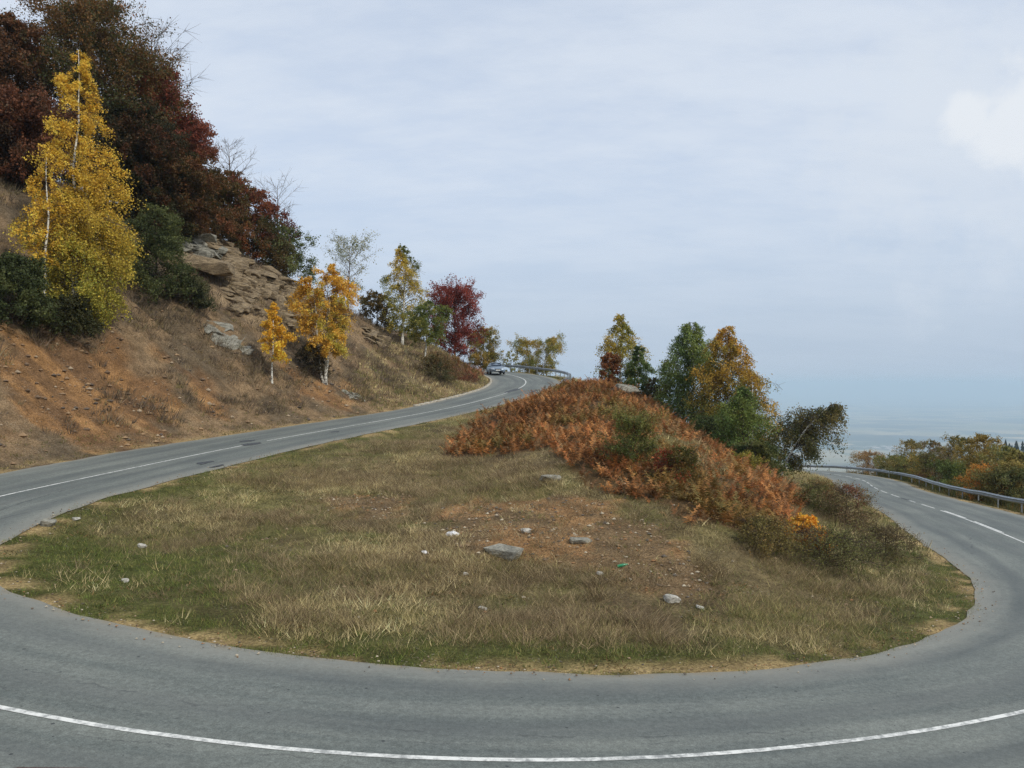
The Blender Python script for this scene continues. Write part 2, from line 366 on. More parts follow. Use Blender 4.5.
# ------------------------------------------------------------------ regions of the ground, given as outlines on the photograph and dropped on the terrain
def outline(pts):
    out = []
    for p in pts:
        h = hit(*p)
        if h is not None: out.append(h[:2])
    return np.array(out)
def inside(poly, x, y):
    x = np.asarray(x); y = np.asarray(y); r = np.zeros(x.shape, bool); j = len(poly) - 1
    for i in range(len(poly)):
        xi, yi = poly[i]; xj, yj = poly[j]
        c = ((yi > y) != (yj > y)) & (x < (xj - xi) * (y - yi) / (yj - yi + 1e-12) + xi); r ^= c; j = i
    return r
def soft(poly, x, y, jit=1.0, s=50):
    jx = (fbm(x / 1.7, y / 1.7, s, 4) - .5) * 4 * jit; jy = (fbm(x / 1.7, y / 1.7, s + 5, 4) - .5) * 4 * jit
    r = 0
    for a, b in ((0, 0), (.35, 0), (-.35, 0), (0, .35), (0, -.35)):
        r = r + inside(poly, x + jx + a * jit, y + jy + b * jit)
    return r / 5.0
PG_CLAY = [outline(p) for p in ([(0,335),(50,340),(85,338),(110,350),(150,385),(185,425),(150,436),(60,440),(20,425),(0,420)], [(168,362),(190,366),(215,385),(240,412),(225,424),(200,415),(180,390)], [(55,445),(130,440),(230,430),(190,437),(90,455)], [(300,372),(330,388),(380,395),(340,405),(300,400)])]
PG_TAN = outline([(190,232),(250,240),(300,265),(345,305),(330,340),(270,335),(205,300)])
PG_ERO = [outline(p) for p in ([(430,520),(470,498),(560,500),(625,500),(665,530),(695,565),(690,592),(650,590),(580,575),(500,560),(440,540)], [(340,500),(390,495),(400,515),(350,520)],[(600,560),(700,560),(720,600),(640,600)])]
BR_PX = [(447,452),(470,432),(505,404),(560,388),(578,373),(610,379),(645,391),(668,409),(695,438),(735,476),(782,508),(800,522),(786,540),(740,530),(700,520),(655,500),(618,497),(590,488),(566,470),(548,450),(520,452),(480,455)]
PG_BR = outline(BR_PX)
# bracken goes on over the brow, beyond what the photograph sees
PG_BR = np.vstack([outline(BR_PX[:4]), [(4.9, 70), (5.5, 76), (8.5, 80), (12, 70), (13.5, 60), (14, 50), (14, 42)], outline(BR_PX[11:])])
PG_BR2 = outline([(128,196),(175,206),(225,232),(262,252),(250,262),(210,243),(170,226),(130,206)])
PG_BR3 = outline([(432,356),(448,360),(470,371),(482,376),(476,383),(455,380),(436,371)])
PG_BARE_BR = outline([(640,402),(672,420),(705,450),(730,475),(715,480),(672,452),(640,425)])

def ground_masks(x, y):
    de, sd, rz, ii = road_query(x, y)
    island = (sd < 0) & (x > -18) & (x < 38) & (y > 12) & (y < 105)
    hill = (sd > 0) & (x < 6) & (y > 8)
    clay = np.zeros(np.shape(x)); ero = np.zeros(np.shape(x))
    for p in PG_CLAY: clay = np.maximum(clay, soft(p, x, y, 1.0))
    for p in PG_ERO: ero = np.maximum(ero, soft(p, x, y, .55, 70))
    tan = soft(PG_TAN, x, y, .8, 86)
    br = np.maximum(soft(PG_BR, x, y, .6, 80), np.maximum(soft(PG_BR2, x, y, .4, 82), soft(PG_BR3, x, y, .3, 83)))
    br = br * (1 - .75 * soft(PG_BARE_BR, x, y, .5, 84))
    green = np.clip(1 - de / 2.6 + (fbm(x / 2, y / 2, 90, 3) - .5) * 1.4, 0, 1) * (sd < 0)
    tip = np.exp(-(((x + 9.5) / 5) ** 2 + ((y - 19.5) / 5) ** 2)) + np.exp(-(((x - 13) / 4) ** 2 + ((y - 24) / 5) ** 2)) * .7
    green = np.clip(np.maximum(green, (tip * 1.3 + (fbm(x / 2, y / 2, 91, 3) - .5) * .9) * (sd < 0)), 0, 1)
    return dict(tan=tan, de=de, sd=sd, ii=ii, island=island, hill=hill, clay=clay, ero=ero, br=br, green=green)

# ------------------------------------------------------------------ ground sheet
def axis(a, b, step, fine=None, far=60000, ratio=1.13):
    core = [a]
    while core[-1] < b:
        s = step
        if fine and fine[0] < core[-1] < fine[1]: s = fine[2]
        core.append(core[-1] + s)
    lo = []; d = step; p = a
    while p > -far: d *= ratio; p -= d; lo.append(p)
    hi = []; d = step; p = core[-1]
    while p < far: d *= ratio; p += d; hi.append(p)
    return np.array(lo[::-1] + core + hi)
def build_ground():
    xs = axis(-44, 48, .42, (-20, 22, .3)); ys = axis(3, 118, .42, (12, 40, .26))
    X, Y = np.meshgrid(xs, ys); Z = height(X, Y)
    nx, ny = len(xs), len(ys)
    V = np.stack([X.ravel(), Y.ravel(), Z.ravel()], 1)
    i = np.arange(ny - 1)[:, None] * nx + np.arange(nx - 1)[None, :]; i = i.ravel()
    F = np.stack([i, i + 1, i + nx + 1, i + nx], 1)
    x, y = V[:, 0], V[:, 1]
    loc = (np.abs(x) < 130) & (y > -60) & (y < 200)
    col = np.empty((len(V), 3)); col[:] = srgb(82, 80, 50)
    xl, yl = x[loc], y[loc]; m = ground_masks(xl, yl)
    def lerp(c, k, t): return c * (1 - t[:, None]) + k * t[:, None]
    n1 = fbm(xl / 1.5, yl / 1.5, 60, 4); n2 = fbm(xl / 5, yl / 5, 61, 3)
    c = np.tile(srgb(132, 118, 88), (len(xl), 1))
    c = lerp(c, srgb(128, 122, 80), sstep(.45, .6, n2)); c = lerp(c, srgb(104, 88, 66), sstep(.5, .68, n1) * .8)
    hc = lerp(np.tile(srgb(146, 124, 98), (len(xl), 1)), srgb(116, 102, 84), sstep(.42, .6, n1))
    c = lerp(c, hc, m['hill'].astype(float))
    c = lerp(c, srgb(84, 92, 44), m['green'] * .85)
    ar = np.interp(m['ii'], np.arange(len(CC)), ARC) + m['de'] * .35; rill = fbm(ar / 1.1, m['de'] / 7, 36, 4)
    clayc = lerp(np.tile(srgb(170, 130, 88), (len(xl), 1)), srgb(138, 106, 76), sstep(.4, .65, n1)); clayc = lerp(clayc, srgb(122, 96, 72), sstep(.5, .6, rill) * .8); clayc = lerp(clayc, srgb(192, 156, 112), sstep(.46, .36, rill) * .7)
    c = lerp(c, clayc, m['clay']); c = lerp(c, lerp(np.tile(srgb(156, 136, 110), (len(xl), 1)), srgb(122, 106, 88), sstep(.42, .6, n1)), m['tan'])
    eroc = lerp(np.tile(srgb(176, 138, 98), (len(xl), 1)), srgb(136, 114, 86), sstep(.42, .55, n1))
    c = lerp(c, eroc, m['ero'])
    c = lerp(c, srgb(92, 66, 46), m['br'] * .8)
    verge = sstep(.95, .1, m['de']) * sstep(.44, .54, fbm(xl / .9, yl / .9, 62, 3))
    c = lerp(c, srgb(188, 164, 120), verge * .95)
    col[loc] = c
    me = fast_mesh('ground', V, F, M_GROUND, vertcol=col, smooth=True)
    tag(link('ground', me), kind='structure')
build_ground()

# ------------------------------------------------------------------ road
def build_road():
    idx = np.linspace(0, len(CC) - 1, (len(CC) - 1) * 3 + 1); cols = 15
    V = []; UV = []; E = []
    arc = np.interp(idx, np.arange(len(CC)), ARC)
    jo = (fbm(arc / 1.1, arc * 0, 5, 4) - .5) * .35; ji = (fbm(arc / 1.6, arc * 0 + 9, 6, 3) - .5) * .22
    k0 = idx.astype(int); k1 = np.minimum(k0 + 1, len(CC) - 1); f = idx - k0
    wo = CC[k0, 3] * (1 - f) + CC[k1, 3] * f + jo; wi = CC[k0, 4] * (1 - f) + CC[k1, 4] * f + ji
    for t in np.linspace(0, 1, cols):
        off = -wi + (wi + wo) * t; p, c, nn = rpos(idx, off); V.append(p); UV.append(np.stack([off, arc], 1)); E.append(np.minimum(off + wi, wo - off))
    V = np.stack(V, 1); UV = np.stack(UV, 1); E = np.stack(E, 1); n = len(idx)
    V[:, 0, 2] -= .03; V[:, -1, 2] -= .03
    i = (np.arange(n - 1)[:, None] * cols + np.arange(cols - 1)[None, :]).ravel()
    F = np.stack([i, i + 1, i + cols + 1, i + cols], 1)[:, ::-1]
    me = fast_mesh('road', V.reshape(-1, 3), F, M_ASPH, uv=UV.reshape(-1, 2), smooth=True)
    a = me.attributes.new('edge', 'FLOAT', 'POINT'); a.data.foreach_set('value', E.astype(np.float32).ravel())
    tag(link('road', me), kind='structure')
def idx_at(s): return np.interp(s, ARC, np.arange(len(CC)))
def strip(name, s0, s1, off, w, dz=.006, mat=None):
    n = max(2, int((s1 - s0) / .5) + 1); s = np.linspace(s0, s1, n); ix = idx_at(s)
    jit = (fbm(s / .8, s * 0, 4, 3) - .5) * .02
    a, _, _ = rpos(ix, np.full(n, off + w / 2) + jit); b, _, _ = rpos(ix, np.full(n, off - w / 2) + jit)
    V = np.stack([a, b], 1).reshape(-1, 3); V[:, 2] += dz; i = np.arange(n - 1) * 2
    return V, np.stack([i, i + 1, i + 3, i + 2], 1)
build_road()
def merge(parts):
    V = []; F = {}; o = 0
    for v, f in parts:
        V.append(v); F.setdefault(f.shape[1], []).append(f + o); o += len(v)
    return np.vstack(V), [np.vstack(q) for q in F.values()]
def arc_of(px_d):           # arclength on the centreline of the point nearest to a plan position
    d = ((CC[:, :2] - np.array(px_d)) ** 2).sum(1); return ARC[d.argmin()]
h = hit(949, 513.5); s_solid = arc_of(h[:2])
parts = []
h = hit(252, 446); s_gap = arc_of(h[:2])
parts.append(strip('l', s_solid, s_gap - .7, 0, .105)); parts.append(strip('l', s_gap + 1.2, ARC[-1], 0, .105))
parts.append(strip('l', s_solid + .2, s_solid + 4.5, .13, .12)); parts.append(strip('l', s_solid + 6.2, s_solid + 11, .12, .10))
s = s_solid - 1.4
while s > 4:
    parts.append(strip('l', max(s - 3.0, 0), s, 0, .105)); s -= 4.6
V, F = merge(parts); tag(link('road_marking', fast_mesh('road_marking', V, F, M_PAINT)), kind='structure')
# tar patches
parts = []
def blob(px, py, rx, ry, dz=.012):
    h = hit(px, py); 
    de, sd, rz, ii = road_query(h[0], h[1]); t = _T[int(ii)]; nn = NN[int(ii)]
    a = np.linspace(0, 2 * np.pi, 28, endpoint=False); r = .35 + 1.3 * fbm(np.cos(a) * 1.6 + px, np.sin(a) * 1.6 + py, 3, 4)
    ox = np.cos(a) * rx * r; oy = np.sin(a) * ry * r
    x = h[0] + nn[0] * oy + t[0] * ox; y = h[1] + nn[1] * oy + t[1] * ox
    _, _, rz, _ = road_query(x, y); V = np.vstack([np.stack([x, y, rz + dz], 1), [[h[0], h[1], rz.mean() + dz]]]); k = np.arange(28)
    return V, np.stack([k, (k + 1) % 28, np.full(28, 28)], 1)
for q in [(250,447,.6,.4),(247,443.5,.4,.3),(204,465.8,.45,.3),(217,467.5,.5,.12),(335,434,.35,.2),(513,392,2.2,.35),(905,501,1.6,.1),(534,392.5,1.4,.2)]: parts.append(blob(*q))
V, F = merge(parts); tag(link('road_patch', fast_mesh('road_patch', V, F, M_PATCH)), kind='structure')
# low kerb stones at the foot of the cut slope
def kerb():
    bm = bmesh.new(); s = ARC[KI(23)]; e = ARC[KI(30)]
    while s < e:
        ln = random.uniform(.8, 1.3)
        if s > ARC[KI(23)] or random.random() < .55:
            ix = idx_at(s + ln / 2); p, c, nn = rpos(np.array(float(ix)), np.array(np.interp(ix, np.arange(len(CC)), CC[:, 3]) + .12))
            mt = bmesh.ops.create_cube(bm, size=1); ang = math.atan2(nn[1], nn[0])
            M = Matrix.Translation((p[0], p[1], p[2] + .0)) @ Matrix.Rotation(ang + random.uniform(-.03, .03), 4, 'Z') @ Matrix.Diagonal((.2, ln * .97, random.uniform(.12, .18), 1))
            bmesh.ops.transform(bm, matrix=M, verts=mt['verts'])
        s += ln
    bmesh.ops.bevel(bm, geom=bm.edges[:], offset=.02, segments=1, affect='EDGES')
    me = bpy.data.meshes.new('kerb'); bm.to_mesh(me); bm.free(); me.materials.append(M_CONC); tag(link('kerb', me), kind='structure')
kerb()

# ------------------------------------------------------------------ guard rails
def box_part(cx, cy, z0, z1, sx, sy, ang):
    c, s = math.cos(ang), math.sin(ang); V = []
    for z in (z0, z1):
        for a, b in ((-1, -1), (1, -1), (1, 1), (-1, 1)):
            x, y = a * sx / 2, b * sy / 2; V.append((cx + x * c - y * s, cy + x * s + y * c, z))
    F = np.array([(0, 3, 2, 1), (4, 5, 6, 7), (0, 1, 5, 4), (1, 2, 6, 5), (2, 3, 7, 6), (3, 0, 4, 7)]); return np.array(V), F
def guardrail(label, s0, s1, side, off, height_top, post_step, follow=0.0, ramp_start=False):
    root = empty('guardrail'); prof = [(-.005, .155), (.0, .135), (.045, .095), (.08, .075), (.045, .055), (0, .015), (0, -.015), (.045, -.055), (.08, -.075), (.045, -.095), (0, -.135), (-.005, -.155)]
    n = int((s1 - s0) / .8) + 1; s = np.linspace(s0, s1, n); ix = idx_at(s); wcol = 3 if side > 0 else 4
    w = np.interp(ix, np.arange(len(CC)), CC[:, wcol]) + off; w = w + (fbm(s / 6, s * 0, 8, 2) - .5) * .25
    p, c, nn = rpos(ix, side * w); g = height(p[:, 0], p[:, 1], False)
    zt = p[:, 2] * (1 - follow) + g * follow + height_top + (fbm(s / 5, s * 0, 12, 2) - .5) * .08
    if ramp_start: zt = zt - .62 * sstep(4.0, 0, s - s0)
    loc0 = (p[n // 2, 0], p[n // 2, 1], float(g[n // 2])); root.location = loc0; L0 = np.array(loc0)
    fr = []; 
    for (d, zz) in prof + [(q[0] - .006, q[1]) for q in prof[::-1]]:
        q = p.copy(); q[:, :2] -= side * nn * d; q[:, 2] = zt - .155 + zz; fr.append(q)
    V = np.stack(fr, 1); k = V.shape[1]; i = (np.arange(n - 1)[:, None] * k + np.arange(k)[None, :]); j = (np.arange(n - 1)[:, None] * k + (np.arange(k)[None, :] + 1) % k)
    F = np.stack([i.ravel(), j.ravel(), j.ravel() + k, i.ravel() + k], 1)
    link('rail', fast_mesh('rail', V.reshape(-1, 3) - L0, F, M_STEEL, smooth=False), root)
    t = s0 + .5
    while t < s1:
        q, c, n1 = rpos(np.array(float(idx_at(t))), np.array(side * np.interp(t, s, w))); ang = math.atan2(n1[1], n1[0]); z1 = float(np.interp(t, s, zt))
        qx, qy = q[0] + side * n1[0] * .16, q[1] + side * n1[1] * .16; gz = H(qx, qy)
        a = box_part(qx, qy, gz - .3, z1 - .02, .06, .12, ang); bl = box_part(q[0] + side * n1[0] * .066, q[1] + side * n1[1] * .066, z1 - .3, z1 - .03, .124, .1, ang)
        V, F = merge([a, bl]); link('post', fast_mesh('post', V - L0, F, M_STEEL), root); t += post_step
    tag(root, label, 'guardrail'); return root
guardrail('grey steel guardrail curving round the upper bend beyond the silver car', ARC[KI(24.9)], ARC[KI(34.5)], -1, 1.0, .85, 2.0, 0.3, True)
guardrail('long grey steel guardrail along the outer side of the right-hand road', ARC[KI(-2)], ARC[KI(11)], 1, 1.35, .66, 4.0, .25)
# ------------------------------------------------------------------ vegetation generators
def pal(*cs): return np.array([srgb(*c) for c in cs])
def lite(p, k=1.45, grey=.12): g = p.mean(1, keepdims=True); return np.minimum((p * (1 - grey) + g * grey) * k, .9)
def unit(v): return v / (np.linalg.norm(v, axis=-1, keepdims=True) + 1e-9)
def tubes(A, B, ra, rb, sides=4):
    """straight tapered tubes between point arrays"""
    n = len(A); d = unit(B - A); ref = np.where(np.abs(d[:, 2:3]) > .9, np.array([[1., 0, 0]]), np.array([[0, 0, 1.]]))
    u = unit(np.cross(d, ref)); v = np.cross(d, u); V = np.empty((n, 2 * sides, 3))
    for k in range(sides):
        a = 2 * math.pi * k / sides; o = u * math.cos(a) + v * math.sin(a)
        V[:, k] = A + o * ra[:, None]; V[:, sides + k] = B + o * rb[:, None]
    b = np.arange(n)[:, None] * 2 * sides; k = np.arange(sides)[None, :]; k2 = (k + 1) % sides
    F = np.stack([(b + k), (b + k2), (b + sides + k2), (b + sides + k)], -1).reshape(-1, 4)
    return V.reshape(-1, 3), F
def polytube(P, R, sides=7):
    """one smooth tube along points P (n,3)"""
    T = unit(np.gradient(P, axis=0)); ref = np.array([1., 0.2, 0]); u = unit(np.cross(T, ref)); v = np.cross(T, u); n = len(P)
    a = np.linspace(0, 2 * np.pi, sides, endpoint=False)
    V = P[:, None] + (u[:, None] * np.cos(a)[None, :, None] + v[:, None] * np.sin(a)[None, :, None]) * R[:, None, None]
    i = np.arange(n - 1)[:, None] * sides; k = np.arange(sides)[None, :]; k2 = (k + 1) % sides
    return V.reshape(-1, 3), np.stack([i + k, i + k2, i + sides + k2, i + sides + k], -1).reshape(-1, 4)
SHAPES = {
 'birch': lambda t: np.interp(t, [0, .12, .3, .5, .7, .88, 1], [.5, .86, 1, .86, .58, .31, .12]),
 'cone': lambda t: np.interp(t, [0, .08, .3, .6, .85, 1], [.7, 1, .88, .55, .25, .04]),
 'round': lambda t: np.sqrt(np.clip(1 - (2 * t - .9) ** 2, .04, 1)),
 'dome': lambda t: np.sqrt(np.clip(1 - t ** 2, .03, 1)),
 'fan': lambda t: np.interp(t, [0, .2, .5, .8, 1], [.3, .6, 1, .85, .3]),
}
def tree_geo(h, cr, cb=.2, shape='round', limbs=50, twigs=9, leaves=26, leaf=.11, droop=.2, up=.5, seed=1,
             palette=None, lowpal=None, lean=(0, 0), stems=((0, 0, 1.0),), trunk_r=None, lowk=1.25, hang=None, azc=None, twiglen=.34, twigvis=True, fill=1.0, bend=None, clump=.5):
    """returns wood (V,F), leaves (V,F,col), in local coordinates, base at the origin"""
    r = np.random.default_rng(seed); wood = []; stemg = []; tr = trunk_r or h * .014
    hang = hang if hang is not None else (.55 if shape == 'birch' else 0.0); env = SHAPES[shape]; nst = len(stems); T0 = []; TD = []; TL = []
    for si, (sx, sy, sh) in enumerate(stems):
        n = 12; t = np.linspace(0, 1, n); hh = h * sh
        P = np.stack([sx * t ** .8 * 1.0 + lean[0] * t ** 1.3 * hh, sy * t ** .8 + lean[1] * t ** 1.3 * hh, t * hh * .97], 1)
        if bend is not None: P[:, 0] += bend[0] * t ** 2.5; P[:, 1] += bend[1] * t ** 2.5; P[:, 2] -= bend[2] * t ** 3
        wob = np.cumsum(r.normal(0, .0045 * h, (n, 2)), 0); P[:, :2] += wob - wob[0]
        P[:, :2] += np.array([sx, sy]) * .12
        R = tr * (1 - t * .93) * (sh ** .7) + .008; R[0] *= 1.35
        stemg.append(polytube(P, R))
        nl = max(4, int(limbs * sh / sum(s[2] for s in stems)))
        tt = cb + (1 - cb) * (np.arange(nl) + r.random(nl)) / nl; tt = np.clip(tt, cb, .995)
        k = tt * (n - 1); k0 = np.clip(k.astype(int), 0, n - 2); f = (k - k0)[:, None]
        S = P[k0] * (1 - f) + P[k0 + 1] * f
        az = np.arange(nl) * 2.399 + r.normal(0, .35, nl)
        if azc: az = azc[0] + r.normal(0, azc[1], nl)
        e = env((tt - cb) / (1 - cb)) * cr * r.uniform(.62, 1.12, nl) * (.75 + .5 * (nst == 1) * 0 + .25)
        if nst > 1: az = np.where(r.random(nl) < .35, math.atan2(sy, sx) + r.normal(0, .7, nl), az)
        H3 = np.stack([np.cos(az), np.sin(az), np.zeros(nl)], 1)
        upv = up * r.uniform(.6, 1.3, nl) * (1 - .5 * (tt < .4))
        E = S + H3 * e[:, None]; E[:, 2] += e * upv
        Mid = S + H3 * e[:, None] * .5; Mid[:, 2] += e * (upv * .5 + .10 + droop * .3)
        E[:, 2] -= droop * e * .5
        lr = tr * .26 * (1 - tt * .75) + .006
        # 3 segments per limb
        def q(s): return S * (1 - s) ** 2 + 2 * Mid * s * (1 - s) + E * s * s
        s_ = [0, .33, .66, 1.0]
        for a, b in zip(s_[:-1], s_[1:]):
            wood.append(tubes(q(a), q(b), lr * (1 - a * .8), lr * (1 - b * .8)))
        for j in range(twigs):
            s = r.uniform(.22, 1.0, nl) if j else np.full(nl, .95)
            sv = s[:, None]; B = S * (1 - sv) ** 2 + 2 * Mid * sv * (1 - sv) + E * sv * sv
            dr = unit(2 * (1 - sv) * (Mid - S) + 2 * sv * (E - Mid)); d = unit(dr * .8 + r.normal(0, .62, (nl, 3)) + np.array([0, 0, .15 - hang]))
            ln = twiglen * cr * r.uniform(.5, 1.15, nl) * np.clip(e / cr + .25, .3, 1.1)
            T0.append(B); TD.append(d); TL.append(ln)
    T0 = np.vstack(T0); TD = np.vstack(TD); TL = np.concatenate(TL)
    TE = T0 + TD * TL[:, None]; TE[:, 2] -= droop * TL * .8
    if twigvis: wood.append(tubes(T0, TE, np.full(len(T0), max(.006, tr * .07)), np.full(len(T0), .004), 3))
    out = None
    if leaves > 0:
        keep = r.random(len(T0)) < fill
        c3 = fbm(T0[:, 0] * 1.1 + T0[:, 2] * .9, T0[:, 1] * 1.1 + T0[:, 2] * .5, seed, 3)
        keep &= c3 > np.quantile(c3, clump * .35)
        T0, TD, TL, TE = T0[keep], TD[keep], TL[keep], TE[keep]; m = len(T0)
        cnt = np.maximum(2, (leaves * 1.9 * np.clip(TL / np.quantile(TL, .8), .15, 1.15)).astype(int)); nL = int(cnt.sum()); i = np.repeat(np.arange(m), cnt); u = r.random(nL) ** .75
        C = T0[i] + (TE - T0)[i] * u[:, None]; C += r.normal(0, 1, (nL, 3)) * (TL[i] * .17)[:, None]
        C[:, 2] -= np.abs(r.normal(0, 1, nL)) * droop * TL[i] * .55
        nr = unit(r.normal(0, 1, (nL, 3)) + np.array([0, 0, .35])); a = unit(np.cross(nr, r.normal(0, 1, (nL, 3)))); b = np.cross(nr, a)
        sz = leaf * .8 * r.uniform(.5, 1.3, nL)[:, None]
        V = np.stack([C - a * sz * .6, C - b * sz * .38, C + a * sz * .6, C + b * sz * .38], 1).reshape(-1, 3)
        F = np.arange(nL * 4).reshape(-1, 4)
        p = palette; z = C[:, 2] / h
        nz = fbm(C[:, 0] * .9 + 5 + C[:, 2] * .6, C[:, 1] * .9 + C[:, 2] * .7, seed + 3, 3); nz = np.clip((nz - .5) * 2.4 + .5 + r.normal(0, .16, nL), 0, .999) * (len(p) - 1)
        k = np.clip(nz.astype(int), 0, len(p) - 2); f = (nz - k)[:, None]; col = p[k] * (1 - f) + p[k + 1] * f
        if lowpal is not None:
            w = np.clip(lowk - z * 2.3 + (nz / max(1, len(p) - 1) - .5) * .8 + r.normal(0, .15, nL), 0, 1)[:, None]
            q = r.random(nL)[:, None]; col = col * (1 - w) + (lowpal[0] * q + lowpal[-1] * (1 - q)) * w
        col = col * r.uniform(.72, 1.28, nL)[:, None]
        g = col.mean(1, keepdims=True); col = (col * .92 + g * .08) * 1.6; out = (V, F, np.clip(col, 0, .9))
    ns = sum(len(q[1]) for q in stemg); Vw, Fw = merge(stemg + wood)
    return (Vw, Fw, ns), out
def plant(name, label, cat, pos, group=None, bark=None, crown='crown', stemname='trunk', sink=.1, leafmat=None, **kw):
    root = empty(name, (float(pos[0]), float(pos[1]), float(pos[2]) - sink)); tag(root, label, cat, group)
    (Vw, Fw, ns), lf = tree_geo(**kw)
    mi = np.ones(sum(len(f) for f in Fw), int); mi[:ns] = 0
    link(stemname, fast_mesh(stemname, Vw, Fw, [bark or M_BARK, M_TWIG if bark is M_TWIG else (M_LIMB if bark is M_BIRCH else M_BARK)], smooth=True, matidx=mi), root)
    if lf is not None: link(crown, fast_mesh(crown, lf[0], lf[1], leafmat or M_LEAF, facecol=lf[2]), root)
    return root
def at_depth(px, d):
    x = (px - 512) / FPX * d; return np.array([x, d, H(x, d)])
def topz(py, d): return CAMZ - (py - 384) / FPX * d
def place(px, base, top, wpx, depth=None):
    """position, height and crown radius of a plant from where the photograph shows it"""
    p = hit(px, base) if depth is None else at_depth(px, depth)
    d = p[1]; return p, topz(top, d) - p[2], wpx / 2 * d / FPX

YEL = pal((146,120,30),(184,148,36),(202,162,42),(206,172,58)); ORG = pal((158,122,34),(188,142,38),(200,156,48),(156,144,50))
YG = pal((86,92,34),(128,122,42),(160,142,50),(184,158,58)); GRN = pal((44,62,30),(60,80,38),(78,96,44),(100,112,52)); DGRN = pal((50,58,30),(64,72,36),(82,86,44))
RED = pal((84,34,28),(112,44,34),(134,60,44)); RUST = pal((66,34,20),(98,50,26),(128,68,32),(112,74,30)); DRUST = pal((48,30,20),(70,40,24),(92,50,28),(60,56,28)); GOLIVE = pal((74,72,30),(104,90,38),(126,98,42),(92,84,36))
GREYG = pal((96,104,70),(122,124,84),(140,132,88))
GW = 'trees and bushes on the wooded crest'; 
# ---- beech wood on the crest, upper left
def T(name, label, cat, px, base, top, w, depth=None, dw=1.0, **kw):
    p, h, cr = place(px, base, top, w, depth); h = max(h, 1.0)
    return plant(name, label, cat, p, h=h, cr=max(cr * dw * 1.12, .4), **kw)
big = dict(shape='round', limbs=120, twigs=13, leaves=26, leaf=.24, cb=.06, up=.45, droop=.15, twiglen=.30, clump=.35)
big.update(leaf=.17, leaves=38)
T('beech_tree', 'largest dark rust and green beech behind the tall yellow birch, reaching the top edge', 'tree', 92, 0, -4, 132, 62, palette=pal((104,72,34),(78,66,32),(58,64,32),(122,80,38)), lowpal=pal((46,58,28),(66,68,32)), lowk=1.6, seed=3, **{**big, 'limbs': 170, 'twigs': 15})
T('beech_tree', 'dark red-brown beech cut off by the left edge of the photo', 'tree', 2, 0, 8, 90, 58, palette=pal((62,46,28),(88,56,32),(100,64,34),(66,58,32)), lowpal=pal((66,46,30),(52,48,28)), seed=4, **big)
T('beech_tree', 'deep red-brown beech low on the left edge below the larger one', 'tree', 20, 0, 95, 90, 54, palette=pal((86,52,32),(102,60,36),(64,48,30)), seed=41, **big)
T('beech_tree', 'reddish brown beech on the right shoulder of the crest wood', 'tree', 158, 0, 62, 76, 66, palette=pal((92,48,34),(118,58,40),(132,72,46)), lowpal=pal((60,52,26),(48,48,24)), seed=5, **big)
T('beech_tree', 'smaller rust beech stepping down right of the red-brown beech', 'tree', 186, 0, 112, 54, 68, palette=pal((92,52,36),(112,66,42),(98,60,38)), lowpal=pal((58,56,28),(70,58,28)), seed=6, **{**big, 'limbs': 90})
T('beech_tree', 'low olive and rust beech at the foot of the crest wood', 'tree', 176, 0, 150, 80, 63, palette=pal((48,50,24),(70,56,26),(90,56,26)), seed=7, **{**big, 'limbs': 80})
T('beech_tree', 'dark green-brown beech between the tall birch and the rock outcrop', 'tree', 140, 0, 100, 80, 61, palette=pal((40,44,24),(58,46,24),(76,44,22)), seed=8, **{**big, 'limbs': 90})
bare = dict(shape='fan', cb=.15, leaves=0, up=.9, droop=0, bark=M_TWIG, twiglen=.4)
T('bare_tree', 'bare purple-grey tree showing behind the top of the red-brown beech', 'tree', 152, 0, 26, 80, 72, limbs=60, twigs=16, seed=9, **bare)
T('bare_tree', 'bare tree with fine twigs right of the rust beeches', 'tree', 231, 0, 140, 44, 72, limbs=44, twigs=14, seed=10, **bare)
T('bare_tree', 'small bare tree standing over the last bushes of the crest', 'tree', 276, 0, 182, 44, 76, limbs=40, twigs=12, seed=11, **bare)
sm = dict(shape='round', cb=.05, limbs=44, twigs=10, leaves=24, leaf=.18, up=.5, droop=.1)
T('small_tree', 'orange-brown small tree beneath the bare crest trees', 'tree', 248, 0, 186, 56, 71, palette=RUST, seed=12, **sm)
T('small_tree', 'dark red small tree at the right end of the crest thicket', 'tree', 273, 0, 204, 50, 75, palette=pal((78,34,26),(104,46,32),(90,52,30)), seed=13, **{**sm, 'limbs': 34, 'leaves': 16})
T('small_tree', 'olive bush-like tree under the rust beeches on the crest', 'tree', 214, 0, 180, 60, 68, palette=pal((52,56,28),(74,66,30),(88,64,30)), seed=14, **sm)
T('bush', 'green rounded bush ending the crest thicket against the sky', 'bush', 286, 0, 226, 52, 74, palette=pal((54,66,32),(78,88,44),(98,104,56)), shape='dome', cb=.02, limbs=44, twigs=9, leaves=26, leaf=.16, up=.4, droop=.05, seed=15, crown='foliage', stemname='stem')
T('bush', 'dark olive bush beside the green one on the crest', 'bush', 252, 0, 215, 60, 71, palette=pal((50,54,28),(64,62,30),(84,66,32)), shape='dome', cb=.02, limbs=38, twigs=9, leaves=24, leaf=.16, up=.4, droop=.05, seed=16, crown='foliage', stemname='stem')
T('small_tree', 'rust-brown small tree between the smallest beech and the orange-brown tree', 'tree', 232, 0, 168, 44, 70, palette=pal((88,50,34),(108,64,40),(92,72,36)), seed=17, **sm)
T('bush', 'brown-green bush filling the crest below the red small tree', 'bush', 272, 0, 236, 50, 73, palette=pal((64,60,34),(84,72,38),(98,70,42)), shape='dome', cb=.02, limbs=40, twigs=9, leaves=24, leaf=.15, up=.4, droop=.05, seed=18, crown='foliage', stemname='stem')
